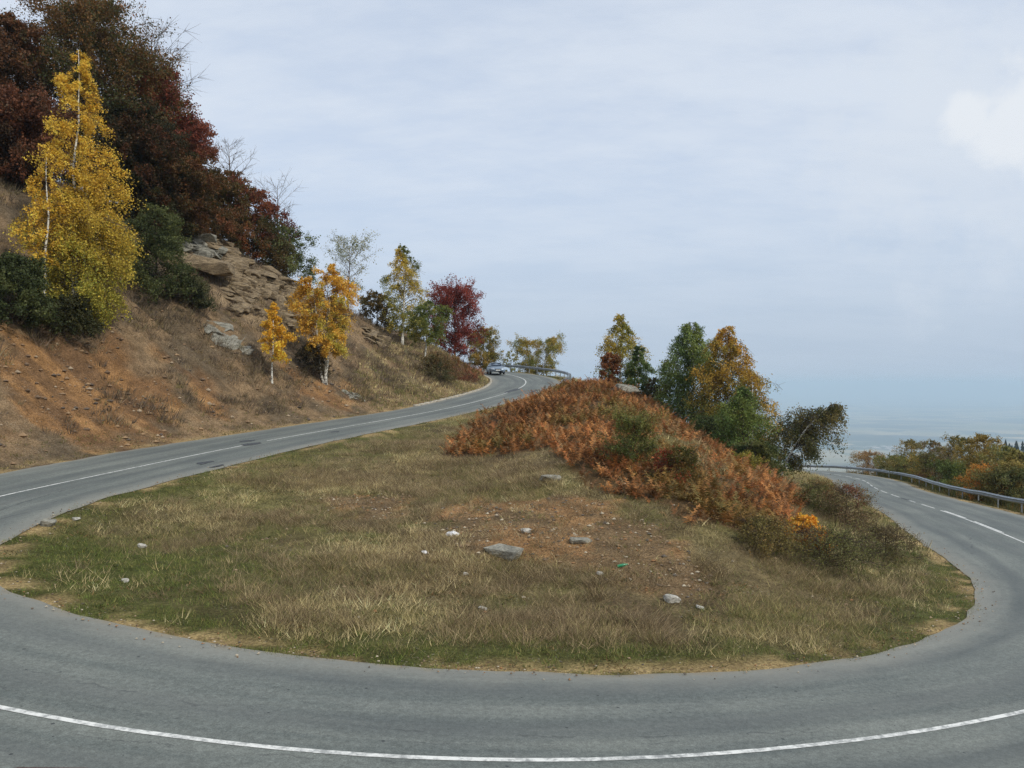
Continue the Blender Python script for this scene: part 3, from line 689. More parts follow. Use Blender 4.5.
T('bush', 'rust bush at the near end of the crest thicket, above the overhanging rock', 'bush', 215, 0, 212, 60, 67, palette=pal((70,60,32),(92,66,36),(108,66,38)), shape='dome', cb=.02, limbs=40, twigs=9, leaves=24, leaf=.15, up=.4, droop=.05, seed=19, crown='foliage', stemname='stem')
# ---- birches on the cut slope
T('birch_tree', 'tallest yellow birch with two white stems on the left slope', 'tree', 78, 322, 38, 90, palette=YEL, lowpal=pal((118,124,44),(168,150,46)), shape='birch', cb=.05, limbs=200, twigs=15, leaves=24, leaf=.12, up=.55, droop=.55, twiglen=.27, stems=((0,0,1.0),(.6,-.3,.58),(-.4,.3,.5)), bark=M_BIRCH, seed=21, clump=.35, trunk_r=.11)
T('birch_tree', 'slender thin-leaved birch with bare white stem, left of the tallest one', 'tree', 45, 318, 150, 50, palette=YEL, shape='birch', cb=.35, limbs=44, twigs=9, leaves=15, leaf=.12, up=.5, droop=.5, bark=M_BIRCH, seed=22, trunk_r=.09, clump=.9)
T('birch_tree', 'smallest yellow birch with a leaning bare white stem', 'tree', 272, 383, 298, 34, palette=pal((178,140,30),(214,160,30),(224,170,40)), shape='cone', cb=.28, limbs=40, twigs=9, leaves=22, leaf=.13, up=.4, droop=.3, bark=M_BIRCH, seed=23, lean=(.02,0), trunk_r=.06)
T('birch_tree', 'orange birch clump on three white stems halfway along the slope', 'tree', 325, 384, 260, 46, palette=ORG, lowpal=None, shape='round', cb=.26, limbs=100, twigs=11, leaves=24, leaf=.13, up=.5, droop=.3, stems=((-.8,0,.9),(.1,0,1.0),(.5,.1,.93)), bark=M_BIRCH, seed=24, trunk_r=.085, clump=.6)
T('birch_tree', 'sparse grey-green birch behind the orange clump', 'tree', 348, 0, 244, 52, 84, palette=GREYG, shape='fan', cb=.25, limbs=44, twigs=12, leaves=7, leaf=.14, up=.9, droop=.1, bark=M_TWIG, seed=25)
T('birch_tree', 'tall narrow yellow-green birch at the top of the bank', 'tree', 402, 0, 242, 42, 85, palette=YG, shape='birch', cb=.12, limbs=90, twigs=10, leaves=20, leaf=.14, up=.6, droop=.35, bark=M_BIRCH, seed=26, clump=.5)
T('birch_tree', 'green birch leaning on a crooked white stem, before the dark red beech', 'tree', 424, 364, 300, 38, palette=pal((74,86,36),(100,106,44),(136,126,48)), shape='round', cb=.35, limbs=50, twigs=10, leaves=24, leaf=.14, up=.4, droop=.3, bark=M_BIRCH, seed=27, lean=(.12,0), trunk_r=.09)
T('small_tree', 'brown-green shrubby tree left of the tall narrow birch', 'tree', 377, 0, 292, 34, 86, palette=pal((70,64,30),(98,76,34),(84,80,38)), seed=28, **{**sm, 'limbs': 34})
T('beech_tree', 'crimson spreading beech at the end of the bank above the car', 'tree', 455, 0, 290, 56, 98, palette=RED, shape='round', cb=.04, limbs=110, twigs=12, leaves=24, leaf=.16, up=.85, droop=0, seed=29, twiglen=.28)
T('maple_tree', 'yellow-green round tree between the crimson beech and the car', 'tree', 484, 0, 327, 34, 118, palette=pal((72,74,30),(120,110,40),(150,120,50)), shape='round', cb=.02, limbs=70, twigs=11, leaves=30, leaf=.15, up=.5, droop=.1, seed=30)
T('small_tree', 'tiny pale grey-green tree just beyond the guardrail behind the car', 'tree', 510, 0, 350, 18, 125, palette=GREYG, shape='round', cb=.1, limbs=24, twigs=8, leaves=14, leaf=.18, up=.5, droop=.1, seed=31)
T('birch_tree', 'olive-yellow birch pair beyond the guardrail of the upper bend', 'tree', 539, 0, 338, 38, 112, palette=pal((92,96,40),(128,120,48),(150,126,56)), shape='round', cb=.02, limbs=80, twigs=11, leaves=28, leaf=.14, up=.7, droop=.25, stems=((-1.2,0,.93),(1.2,0,1)), seed=32, bark=M_BIRCH)
# ---- dark bushes on the cut slope
bs = dict(shape='dome', cb=.02, twigs=10, up=.35, droop=.1, crown='foliage', stemname='stem')
T('bush', 'big dark green bush right of the tallest birch', 'bush', 156, 300, 204, 62, palette=DGRN, limbs=110, leaves=24, leaf=.13, seed=33, **bs)
T('bush', 'dark green bush at the left edge beneath the slender birch', 'bush', 12, 325, 254, 70, palette=DGRN, limbs=90, leaves=24, leaf=.13, seed=34, **bs)
T('bush', 'low dark bush at the foot of the tallest birch', 'bush', 62, 334, 298, 60, palette=pal((36,44,24),(56,58,30),(64,60,30)), limbs=60, leaves=24, leaf=.12, seed=35, **bs)
T('bush', 'olive bush spilling down below the overhanging rock', 'bush', 192, 310, 276, 40, palette=pal((50,56,32),(74,74,42),(88,80,50)), limbs=60, leaves=20, leaf=.11, seed=36, **bs)
T('bush', 'dark brown-green bush behind the three white stems', 'bush', 312, 376, 345, 34, palette=pal((48,44,30),(62,56,36),(74,64,42)), limbs=40, leaves=20, leaf=.11, seed=37, **bs)
T('bush', 'olive bush beneath the leaning green birch', 'bush', 440, 382, 352, 40, palette=pal((70,70,40),(92,84,50),(104,84,50)), limbs=44, leaves=22, leaf=.12, seed=38, **bs)
# ---- trees on the right flank of the spur
T('birch_tree', 'yellow-topped birch standing first on the right flank of the spur', 'tree', 621, 0, 311, 44, 72, palette=pal((112,112,44),(150,136,50),(172,144,50)), lowpal=pal((60,76,36),(84,90,42)), shape='birch', cb=.05, limbs=70, twigs=10, leaves=22, leaf=.14, up=.6, droop=.4, bark=M_BIRCH, seed=51)
T('small_tree', 'red-brown small tree pressed against the first birch of the spur', 'tree', 609, 0, 352, 22, 69, palette=pal((104,64,34),(126,76,38),(92,66,36)), seed=52, **{**sm, 'limbs': 34, 'leaf': .13})
T('birch_tree', 'green birch just right of the yellow-topped one', 'tree', 638, 0, 338, 36, 68, palette=pal((58,76,38),(76,94,46),(96,108,52)), shape='cone', cb=.05, limbs=56, twigs=10, leaves=22, leaf=.13, up=.4, droop=.4, bark=M_BIRCH, seed=53)
T('birch_tree', 'tall dark green birch leaning against the amber one', 'tree', 692, 0, 318, 68, 63, palette=pal((72,90,46),(92,110,56),(118,128,62)), shape='birch', cb=.03, limbs=110, twigs=12, leaves=24, leaf=.135, up=.6, droop=.4, bark=M_BIRCH, seed=54)
T('birch_tree', 'sparse olive birch at the left of the main spur group', 'tree', 670, 0, 350, 40, 66, palette=pal((70,80,38),(100,100,46),(120,108,50)), shape='birch', cb=.05, limbs=50, twigs=9, leaves=15, leaf=.13, up=.6, droop=.4, bark=M_BIRCH, seed=55, clump=.9)
T('birch_tree', 'tall amber birch in the middle of the main spur group', 'tree', 728, 0, 322, 76, 59, palette=pal((140,112,32),(170,130,38),(184,138,40),(150,128,48)), lowpal=pal((70,88,38),(104,108,44)), lowk=1.8, shape='birch', cb=.05, limbs=120, twigs=12, leaves=24, leaf=.135, up=.6, droop=.4, bark=M_BIRCH, seed=56, clump=.6)
T('birch_tree', 'drooping olive-gold birch on the right of the amber one', 'tree', 752, 0, 366, 60, 57, palette=pal((96,96,38),(140,120,42),(170,134,44)), shape='round', cb=.1, limbs=50, twigs=9, leaves=18, leaf=.13, up=.4, droop=.6, bark=M_BIRCH, seed=57, clump=.8)
T('birch_tree', 'low bright green birch in front of the amber one', 'tree', 744, 0, 384, 84, 51, palette=pal((62,80,36),(84,102,46),(110,120,54)), shape='cone', cb=.03, limbs=110, twigs=11, leaves=20, leaf=.115, up=.5, droop=.3, seed=58)
# the leaning, weeping one by the road
T('birch_tree', 'weeping birch with a bowed crown over the lower road', 'tree', 777, 0, 394, 62, 49, palette=pal((58,64,34),(84,82,42),(106,94,48)), shape='fan', cb=.3, limbs=60, twigs=13, leaves=22, leaf=.115, up=.5, droop=.7, twiglen=.36, hang=.75, azc=(.2, 1.5), bark=M_BIRCH, seed=59, lean=(.34,0), bend=(1.0,0,.5), trunk_r=.10, clump=.9)
T('bush', 'dark green bush under the weeping birch', 'bush', 755, 0, 442, 44, 47, palette=pal((42,54,28),(60,72,36),(84,84,40)), limbs=60, leaves=22, leaf=.11, seed=60, **bs)
T('bush', 'small dark bush in the gap left of the main spur group', 'bush', 655, 0, 376, 26, 66, palette=pal((50,56,34),(72,70,40),(80,66,42)), limbs=34, leaves=18, leaf=.12, seed=61, **bs)
T('bush', 'dark olive bush at the foot of the amber birch, behind the brow', 'bush', 715, 0, 418, 60, 54, palette=pal((50,62,30),(70,80,38),(92,90,42)), limbs=60, leaves=22, leaf=.11, seed=71, **bs)
# ---- bushes on the island
T('bush', 'green willowy bush growing out of the orange bracken', 'bush', 634, 466, 420, 62, palette=pal((70,80,34),(96,98,44),(112,104,50),(126,96,46)), limbs=60, leaves=16, leaf=.07, seed=62, **{**bs, 'up': .9})
T('bush', 'red-tinged bush at the right of the green one in the bracken', 'bush', 676, 482, 446, 50, palette=pal((74,72,30),(104,74,34),(150,52,34),(120,66,34)), limbs=44, leaves=16, leaf=.07, seed=63, **bs)
T('bush', 'yellow-orange sumac-like bush at the lower edge of the bracken', 'bush', 806, 546, 519, 40, palette=pal((200,130,24),(220,150,30),(150,120,34)), limbs=30, leaves=12, leaf=.10, seed=64, **bs)
T('bush', 'green and rust bramble left of the yellow-orange bush', 'bush', 764, 552, 524, 66, palette=pal((96,90,46),(118,104,54),(132,96,52)), limbs=50, leaves=11, leaf=.055, seed=65, **bs)
T('bush', 'dark purple-brown thorn bush beside the lower road', 'bush', 846, 528, 484, 56, palette=pal((96,78,58),(112,92,64),(100,98,54),(124,80,58)), limbs=60, leaves=10, leaf=.06, seed=66, **bs)
T('bush', 'green thorn bush below the weeping birch at the road edge', 'bush', 818, 514, 480, 50, palette=pal((80,86,46),(100,100,52),(118,96,56)), limbs=60, leaves=12, leaf=.06, seed=67, **bs)
T('bush', 'low mixed green bush spreading in front of the thorn bushes', 'bush', 826, 566, 545, 100, palette=pal((92,94,50),(112,108,58),(124,98,60)), limbs=70, leaves=9, leaf=.05, seed=68, **bs)
T('bush', 'brown weedy bush near the right tip of the island', 'bush', 885, 556, 530, 56, palette=pal((92,82,54),(110,94,64),(84,80,44)), limbs=44, leaves=14, leaf=.05, seed=69, **bs)
T('bush', 'yellowish bush at the brow beside the bracken, below the bright green birch', 'bush', 742, 0, 458, 40, 42, palette=pal((96,96,34),(140,126,40),(80,84,36)), limbs=34, leaves=16, leaf=.08, seed=70, **bs)
# ---- thicket outside the lower guardrail
GT = 'bushes outside the lower guardrail'
rb = [(868,452,30,92,pal((104,84,54),(124,96,58),(92,84,50)),'rust-tinted bush first in the row beyond the far end of the lower guardrail'),
 (893,456,26,86,pal((76,82,40),(98,98,46)),'small plain green bush second in the row outside the lower guardrail'),
 (912,439,30,90,pal((84,80,44),(112,96,50)),'taller olive bush poking above the first low bushes outside the guardrail'),
 (935,440,26,84,pal((100,76,48),(84,80,46)),'brown bush next to the taller olive one outside the guardrail'),
 (925,457,44,74,pal((66,78,36),(92,94,42),(140,110,44)),'green bush with yellow leaves close behind the guardrail'),
 (948,443,24,88,pal((120,112,96),(104,98,80)),'thin grey half-bare bush in the middle of the guardrail thicket'),
 (960,436,40,76,pal((88,78,34),(112,92,38),(76,76,36)),'rounded golden-olive tree-like bush left of the tallest one'),
 (985,434,44,72,pal((96,84,36),(116,94,38),(82,78,36)),'tallest golden-brown bush of the guardrail thicket'),
 (955,464,42,62,pal((62,76,34),(86,92,40)),'low bright green bush behind the guardrail posts'),
 (985,466,36,58,pal((170,106,34),(150,104,36),(96,90,40)),'orange-leaved bush close behind the guardrail'),
 (1008,446,44,62,pal((84,84,40),(104,96,46),(70,76,38)),'olive bush near the right edge below the distant conifers'),
 (1022,450,44,56,pal((96,92,44),(120,104,50)),'yellow-olive bush cut off by the right edge'),
 (1006,470,50,50,pal((62,68,34),(86,80,40)),'dark green low bush at the right edge behind the rail'),
 (905,463,34,78,pal((72,76,38),(104,90,44)),'low green and brown bush hugging the far part of the guardrail')]
def beyond_rail(px, w_):
    d = np.linspace(40, 118, 400); x = (px - 512) / FPX * d; de, sd, rz, ii = road_query(x, d)
    ok = (sd > 0) & (de > 1.35 + .5 + w_ / 2 * 1.1 * d / FPX) & (x > 24); k = np.nonzero(ok)[0]; return float(d[k[0]]) if len(k) else 112.
for k, (px, top, w_, d, p_, lab) in enumerate(rb):
    d = beyond_rail(px, w_) + (0 if top > 455 else 5); p_ = np.minimum(p_ * 1.45, .8)
    T('bush', lab, 'bush', px, 0, top, w_, d, palette=p_, group=GT, shape='round', cb=.02, limbs=60, twigs=10, leaves=(4 if 'half-bare' in lab else 22), leaf=.125, up=.6, droop=.1, crown='foliage', stemname='stem', seed=100 + k, dw=1.05)

# ------------------------------------------------------------------ ground cover (uncountable)
def scatter(n, x0, x1, y0, y1, dens, near=0.0):
    x = RNG.uniform(x0, x1, n); y = RNG.uniform(y0, y1, n) if not near else y0 + (y1 - y0) * RNG.random(n) ** (1 + near)
    m = ground_masks(x, y); keep = RNG.random(n) < dens(x, y, m); x, y = x[keep], y[keep]
    m = {k: (v[keep] if np.ndim(v) else v) for k, v in m.items()}
    return x, y, height(x, y), m
def blade_tris(x, y, z, nb, hlo, hhi, spread, wid, cols, lean=.45, seed=0, radial=0.0):
    r = np.random.default_rng(seed); n = len(x); i = np.repeat(np.arange(n), nb); m = len(i)
    hh = r.uniform(hlo, hhi, n)[i] * r.uniform(.5, 1.15, m); a = r.uniform(0, 2 * np.pi, m); s = r.random(m) ** .5 * spread
    bx = x[i] + np.cos(a) * s; by = y[i] + np.sin(a) * s; bz = z[i] - .03
    la = np.where(r.random(m) < radial, a, r.uniform(0, 2 * np.pi, m)); ll = hh * lean * r.uniform(.3, 1.6, m)
    tx = bx + np.cos(la) * ll; ty = by + np.sin(la) * ll; tz = bz + hh
    wa = r.uniform(0, np.pi, m); wx = np.cos(wa) * wid * .5; wy = np.sin(wa) * wid * .5
    V = np.stack([np.stack([bx - wx, by - wy, bz], 1), np.stack([bx + wx, by + wy, bz], 1), np.stack([tx, ty, tz], 1)], 1).reshape(-1, 3)
    c = cols(i, r, bx, by) * r.uniform(.65, 1.3, m)[:, None] * r.uniform(.62, 1.42, n)[i][:, None] * 1.3
    return V, np.arange(m * 3).reshape(-1, 3), np.clip(c, 0, 1)
def pick(palette, i, r, tuft_var=True):
    k = r.integers(0, len(palette), i.max() + 1)[i]; j = r.integers(0, len(palette), len(i)); u = (r.random(len(i)) < .65)
    return palette[np.where(u, k, j)]
def stuff(name, parts, mat, label):
    V = np.vstack([p[0] for p in parts]); o = 0; F = []; C = np.vstack([p[2] for p in parts])
    for p in parts: F.append(p[1] + o); o += len(p[0])
    tag(link(name, fast_mesh(name, V, np.vstack(F), mat, facecol=C)), label, name.replace('_', ' '), kind='stuff')
SG = pal((92,104,50),(106,114,56),(80,94,44),(126,120,70)); STRAW = pal((186,168,124),(204,186,140),(166,148,108),(146,134,94)); MIXG = pal((138,128,84),(112,110,66),(154,136,96),(100,102,58))
WEED = pal((120,104,78),(138,120,92),(100,86,64),(152,136,102)); HEATH = pal((104,90,76),(124,106,86),(84,74,64),(118,106,78))
edge_ok = lambda m: (m['de'] > .06 + .25 * fbm(0 * m['de'] + m['ii'] * 1.3, m['de'] * 0, 77, 3))
# short green verge grass
x, y, z, m = scatter(42000, -17, 24, 13.2, 48, lambda x, y, m: ((m['sd'] < 0) & (m['de'] > -.14 * fbm(m['ii'] * 2.2, m['ii'] * 0, 78, 3))) * np.clip(m['green'] * 1.1 + .25 * (m['de'] < 1.0), 0, 1) * (1 - .92 * (m['de'] < .75) * (fbm(x / .9, y / .9, 62, 3) > .5)), .5)
g1 = blade_tris(x, y, z, 15, .04, .14, .17, .013, lambda i, r, bx, by: pick(SG, i, r), .6, 1)
x, y, z, m = scatter(9000, -16, 26, 48, 100, lambda x, y, m: (m['island'] & (m['de'] > .1) & (m['de'] < 3)) * .5)
g2 = blade_tris(x, y, z, 8, .08, .2, .25, .04, lambda i, r, bx, by: pick(MIXG, i, r), .6, 2)
x, y, z, m = scatter(16000, -24, -1, 14, 100, lambda x, y, m: ((m['sd'] > 0) & (m['de'] > .3) & (m['de'] < 2.6)) * np.clip(1.25 - m['de'] / 2.6, 0, 1))
g3 = blade_tris(x, y, z, 8, .06, .22, .2, .03, lambda i, r, bx, by: pick(pal((104,98,56),(128,112,74),(84,86,44)), i, r), .6, 3)
x, y, z, m = scatter(16000, 12, 46, 10, 105, lambda x, y, m: ((m['sd'] > 0) & (m['de'] > .35) & (m['de'] < 5)) * .8)
g4 = blade_tris(x, y, z, 9, .08, .3, .25, .035, lambda i, r, bx, by: pick(pal((78,76,42),(96,86,50),(64,70,36)), i, r), .5, 4)
stuff('grass', [g1, g2, g3, g4], M_GRASS, 'short green grass along the road edges')
# dry grass
def dry_d(x, y, m):
    n = fbm(x / 3.2, y / 3.2, 66, 4); return m['island'] * (m['de'] > .5) * (1 - m['br']) * (1 - .85 * m['ero']) * (1 - .93 * m['green']) * np.clip((n - .36) * 4.2, .12, 1)
x, y, z, m = scatter(60000, -17, 27, 14, 60, dry_d, .45)
def dcol(i, r, bx, by):
    w = sstep(.4, .6, fbm(bx / 2.3, by / 2.3, 67, 4))[:, None]; return pick(STRAW, i, r) * w + pick(MIXG, i, r) * (1 - w)
d1 = blade_tris(x, y, z, 17, .07, .27, .24, .012, dcol, .95, 5, .4)
x, y, z, m = scatter(12000, -16, 24, 14, 55, lambda x, y, m: dry_d(x, y, m) * .5, .5)
d2 = blade_tris(x, y, z, 8, .04, .12, .3, .03, lambda i, r, bx, by: pick(pal((100,98,54),(84,90,44),(120,108,68)), i, r), .8, 6)
x, y, z, m = scatter(14000, 5, 32, 30, 100, lambda x, y, m: (m['island'] & (m['de'] > .4)) * (1 - m['br']) * .6)
d3 = blade_tris(x, y, z, 9, .15, .5, .3, .035, dcol, .5, 7, .5)
x, y, z, m = scatter(9000, -12, -1, 60, 100, lambda x, y, m: (m['hill'] & (m['de'] > .6) & (m['de'] < 9)) * (1 - m['br']) * .7)
d4 = blade_tris(x, y, z, 9, .12, .4, .3, .04, dcol, .5, 8, .5)
x, y, z, m = scatter(30000, -17, 27, 13.5, 50, lambda x, y, m: m['island'] * (m['de'] > .3) * (1 - m['br']) * np.clip((fbm(x / 1.3, y / 1.3, 69, 4) - .5) * 7, 0, 1) * (1 - .6 * m['ero']), .45)
d5 = blade_tris(x, y, z, 12, .02, .10, .22, .035, lambda i, r, bx, by: pick(pal((78,84,44),(96,96,54),(66,68,40),(110,84,54)), i, r), 1.6, 14)
stuff('dry_grass', [d1, d2, d3, d4, d5], M_GRASS, 'dry straw-coloured grass tufts over the island')
# dead weeds: brown twiggy tufts in low mounds
def weed_d(x, y, m):
    n = fbm(x / 2.1 + 9, y / 2.1, 68, 4); return m['island'] * (m['de'] > 1.3) * (1 - m['br']) * (1 - .72 * m['ero']) * (1 - .9 * m['green']) * np.clip((n - .44) * 8, 0, 1)
x, y, z, m = scatter(26000, -17, 27, 15, 62, weed_d, .45)
def wcol(i, r, bx, by): return pick(WEED, i, r)
w1 = blade_tris(x, y, z, 34, .12, .40, .28, .011, wcol, 1.15, 9, .7)
stuff('dead_weeds', [w1], M_GRASS, 'grey-brown dead weeds in low twiggy mounds')
# heath scrub on the cut slope
def heath_d(x, y, m):
    n = fbm(x / 1.6, y / 1.6, 71, 4); c = np.clip(m['clay'], 0, 1)
    return (m['hill'] & (m['de'] > 1.8) & (m['de'] < 34)) * (1 - .6 * m['br']) * np.where(c > .4, np.clip((n - .55) * 7, 0, 1), np.clip((n - .42) * 6, 0.05, 1))
x, y, z, m = scatter(30000, -44, -2, 10, 112, heath_d)
h1 = blade_tris(x, y, z, 22, .2, .6, .42, .035, lambda i, r, bx, by: pick(HEATH, i, r), .7, 10, .8)
x, y, z, m = scatter(22000, -44, -2, 12, 112, lambda x, y, m: heath_d(x, y, m) * .5)
h2 = blade_tris(x, y, z, 14, .12, .4, .3, .03, lambda i, r, bx, by: pick(pal((112,100,66),(90,86,52),(130,112,80)), i, r), .6, 11, .6)
stuff('heath_scrub', [h1, h2], M_GRASS, 'low grey-brown scrub covering the cut slope')
# undergrowth on the bank outside the lower road
x, y, z, m = scatter(14000, 22, 60, 12, 110, lambda x, y, m: ((m['sd'] > 0) & (m['de'] > 2.6) & (m['de'] < 22)) * .9)
u1 = blade_tris(x, y, z, 12, .3, 1.0, .45, .07, lambda i, r, bx, by: pick(pal((70,74,36),(88,80,42),(58,66,34),(110,84,46)), i, r), .6, 12, .6)
stuff('undergrowth', [u1], M_GRASS, 'rough green and brown undergrowth below the lower guardrail')

# bracken
def fronds(x, y, z, per, Llo, Lhi, palette, seed):
    r = np.random.default_rng(seed); n = len(x); i = np.repeat(np.arange(n), per); m = len(i)
    yaw = r.uniform(0, 2 * np.pi, m); Ln = (r.uniform(Llo, Lhi, n) * (.65 + .7 * fbm(x / 1.6, y / 1.6, 93, 3)))[i] * r.uniform(.75, 1.2, m); rise = r.uniform(.8, 1.65, m)
    dx, dy = np.cos(yaw), np.sin(yaw); sx, sy = -dy, dx; B = np.stack([x[i] + dx * .05, y[i] + dy * .05, z[i] - .04], 1)
    def P(t): return B + np.stack([dx * Ln * t * .62, dy * Ln * t * .62, Ln * (rise * t - .62 * t * t)], 1)
    Vs = []; base = palette[r.integers(0, len(palette), m)] * (1 - .0) ; Cs = []
    zo = sstep(.42, .62, fbm(x / 2.4, y / 2.4, 92, 3))[i][:, None]; base = base * (.82 + .55 * zo); gz = (sstep(.60, .68, fbm(x / 2.9 + 4, y / 2.9, 94, 3)) * .5)[i][:, None]; base = base * (1 - gz) + srgb(122, 118, 60) * gz
    ts = np.linspace(.18, .97, 11)
    for t in ts:
        a = P(t); b = P(t + .06); fw = P(t + .10) - P(t); ln = (.26 * Ln * (1.08 - t) ** .8)[:, None]
        for s in (-1, 1):
            side = np.stack([sx * s, sy * s, r.uniform(-.9, .5, m)], 1); tip = a + side * ln + fw * .9 + r.normal(0, .02, (m, 3))
            Vs.append(np.stack([a, b, tip], 1)); Cs.append(base * r.uniform(.72, 1.25, m)[:, None])
    a = B; b = P(.3); Vs.append(np.stack([a - .01, a + .01, b], 1)); Cs.append(base * .8)
    V = np.stack(Vs, 1).reshape(-1, 3); C = np.stack(Cs, 1).reshape(-1, 3); return V, np.arange(len(V)).reshape(-1, 3), np.clip(C, 0, 1)
BRK = pal((144,98,58),(166,112,62),(116,82,54),(176,124,74),(142,112,76),(154,96,54),(112,90,60))
x, y, z, m = scatter(26000, -8, 20, 18, 90, lambda x, y, m: np.clip(m['br'] * 1.2, 0, 1) * m['island'] * np.clip((m['de'] - 1.9) / 1.2, 0, 1) * (.12 + .88 * (fbm(x / 1.3, y / 1.3, 95, 3) > .43)))
tag(link('bracken', (lambda f: fast_mesh('bracken', f[0], f[1], M_FERN, facecol=f[2]))(fronds(x, y, z, 4, .35, .8, BRK, 20))), 'rust-orange dead bracken covering the spur', 'bracken', kind='stuff')
x, y, z, m = scatter(16000, -44, -2, 50, 110, lambda x, y, m: np.clip(m['br'] * 1.2, 0, 1) * m['hill'])
tag(link('bracken', (lambda f: fast_mesh('bracken', f[0], f[1], M_FERN, facecol=f[2]))(fronds(x, y, z, 3, .6, 1.0, pal((136,90,64),(154,102,72),(116,80,60)), 21))), 'red-brown dead bracken along the crest and the end of the bank', 'bracken', kind='stuff')

# far conifers on the shoulder
r = np.random.default_rng(5); n = 900; x = r.uniform(300, 760, n); y = r.uniform(545, 720, n); z = height(x, y); hh = r.uniform(9, 17, n)
k = 8; V = []; F = []; C = []
for tier, (z0, z1, rr) in enumerate(((.08, .5, .24), (.32, .75, .18), (.58, 1.0, .12))):
    a = np.linspace(0, 2 * np.pi, k, endpoint=False)[None, :] + r.uniform(0, 1, (n, 1)); rad = (hh * rr)[:, None] * r.uniform(.7, 1.2, (n, k))
    ring = np.stack([x[:, None] + np.cos(a) * rad, y[:, None] + np.sin(a) * rad, (z + hh * z0)[:, None] + 0 * a], -1); top = np.stack([x, y, z + hh * z1], 1)[:, None]
    V.append(np.concatenate([ring, top], 1).reshape(-1, 3)); b = np.arange(n)[:, None] * (k + 1) + tier * n * (k + 1); j = np.arange(k)[None, :]
    F.append(np.stack([b + j, b + (j + 1) % k, b + k + 0 * j], -1).reshape(-1, 3)); C.append(np.repeat(pal((30,44,34),(40,54,38))[r.integers(0, 2, n)], k, 0))
stuff('conifer_forest', [(np.vstack(V), np.vstack(F), np.vstack(C))], M_GRASS, 'dark conifer forest on a far shoulder at the right edge')

# ------------------------------------------------------------------ rocks
def hull_rock(bm, c, size, rot, n=16, seed=0):
    r = random.Random(seed); R = Matrix.Rotation(rot[2], 4, 'Z') @ Matrix.Rotation(rot[1], 4, 'Y') @ Matrix.Rotation(rot[0], 4, 'X'); b2 = bmesh.new()
    for _ in range(n):
        v = Vector((r.uniform(-1, 1), r.uniform(-1, 1), r.uniform(-1, 1))); m_ = max(abs(q) for q in v); v = v / m_ * r.uniform(.75, 1)
        b2.verts.new(Vector(c) + R @ Vector((v.x * size[0] / 2, v.y * size[1] / 2, v.z * size[2] / 2)))
    bmesh.ops.convex_hull(b2, input=b2.verts[:]); bmesh.ops.delete(b2, geom=[v for v in b2.verts if not v.link_faces], context='VERTS')
    me = bpy.data.meshes.new('t'); b2.to_mesh(me); b2.free(); bm.from_mesh(me); bpy.data.meshes.remove(me)
def rock_obj(name, label, cat, specs, mat, group=None, bev=.03):
    bm = bmesh.new()
    for s in specs: hull_rock(bm, *s)
    if bev: bmesh.ops.bevel(bm, geom=bm.edges[:], offset=bev, segments=1, affect='EDGES')
    cx = Vector(specs[0][0])
    bmesh.ops.translate(bm, verts=bm.verts, vec=-cx)
    me = bpy.data.meshes.new(name); bm.to_mesh(me); bm.free(); me.materials.append(mat); o = link(name, me); o.location = cx; tag(o, label, cat, group); return o
def outcrop(label, pts, n, lx, tz, mat, seed, out=.35, dip=(.12, .28)):
    r = random.Random(seed); poly = outline(pts); sp = []; xs = [p[0] for p in pts]; ys = [p[1] for p in pts]; ppx = np.array(pts, float); t = 0
    while len(sp) < n * 2 and t < 4000:
        t += 1; px, py = r.uniform(min(xs), max(xs)), r.uniform(min(ys), max(ys))
        if not inside(ppx, np.array([px]), np.array([py]))[0]: continue
        h_ = hit(px, py)
        if h_ is None or h_[1] > 120: continue
        q_ = r.random() ** 1.6; s = ((.3 + q_) * lx, r.uniform(.35, .9) * lx, r.uniform(.5, 1.6) * tz * (.6 + q_ * .7))
        if sp and min(math.dist(q[0][:2], (h_[0] - .1, h_[1] + .15)) - .34 * (q[1][0] + q[1][1]) / 2 for q in sp) > .3 * (s[0] + s[1]) / 2: continue
        sp.append(((h_[0] - .1, h_[1] + .15, h_[2] + r.uniform(-.1, out)), s, (r.gauss(dip[0], .08), r.gauss(dip[1], .1), r.uniform(-.5, .5)), 14, r.randint(0, 9999)))
    return rock_obj('rock_outcrop', label, 'rock', sp, mat)
outcrop('grey-green layered rock ledge highest on the cut slope, right of the dark bush', [(160,222),(188,226),(215,243),(222,262),(195,262),(165,240)], 26, 2.4, .5, M_ROCKG, 1)
outcrop('brown layered rock ledge running down from the grey-green ledge', [(196,232),(228,240),(250,262),(238,272),(212,258)], 24, 2.2, .5, M_ROCKB, 2)
h_ = hit(212, 284)
rock_obj('rock_outcrop', 'square overhanging rock block with a dark hollow beneath', 'rock', [((h_[0] - .2, h_[1] + .2, h_[2] + 1.3), (4.0, 2.8, 1.2), (.1, .18, .2), 20, 5), ((h_[0] - 1.3, h_[1] + 1.0, h_[2] + .2), (2.0, 2.2, 1.6), (.1, .2, .1), 16, 6), ((h_[0] - 1.9, h_[1] + .3, h_[2] + 1.9), (2.6, 2.2, .9), (.1, .2, .4), 16, 8)], M_ROCKB)
outcrop('broad tan rock face below the brown ledge, above the cracked step', [(220,262),(250,262),(276,280),(262,296),(232,286)], 26, 2.0, .7, M_ROCKB, 9, .25)
outcrop('tan rock step beside the small yellow birch, under the blocky stack', [(262,298),(284,302),(300,322),(296,334),(270,322)], 22, 1.5, .6, M_ROCKB, 10, .25)
outcrop('cracked brown rock step in the middle of the slope above the small yellow birch', [(225,288),(252,292),(262,315),(240,318),(226,305)], 24, 1.7, .5, M_ROCKB, 3, .3)
outcrop('blocky brown rock stack left of the orange birch clump', [(282,275),(300,276),(312,290),(304,305),(284,300)], 24, 2.1, .6, M_ROCKB, 4, .3)
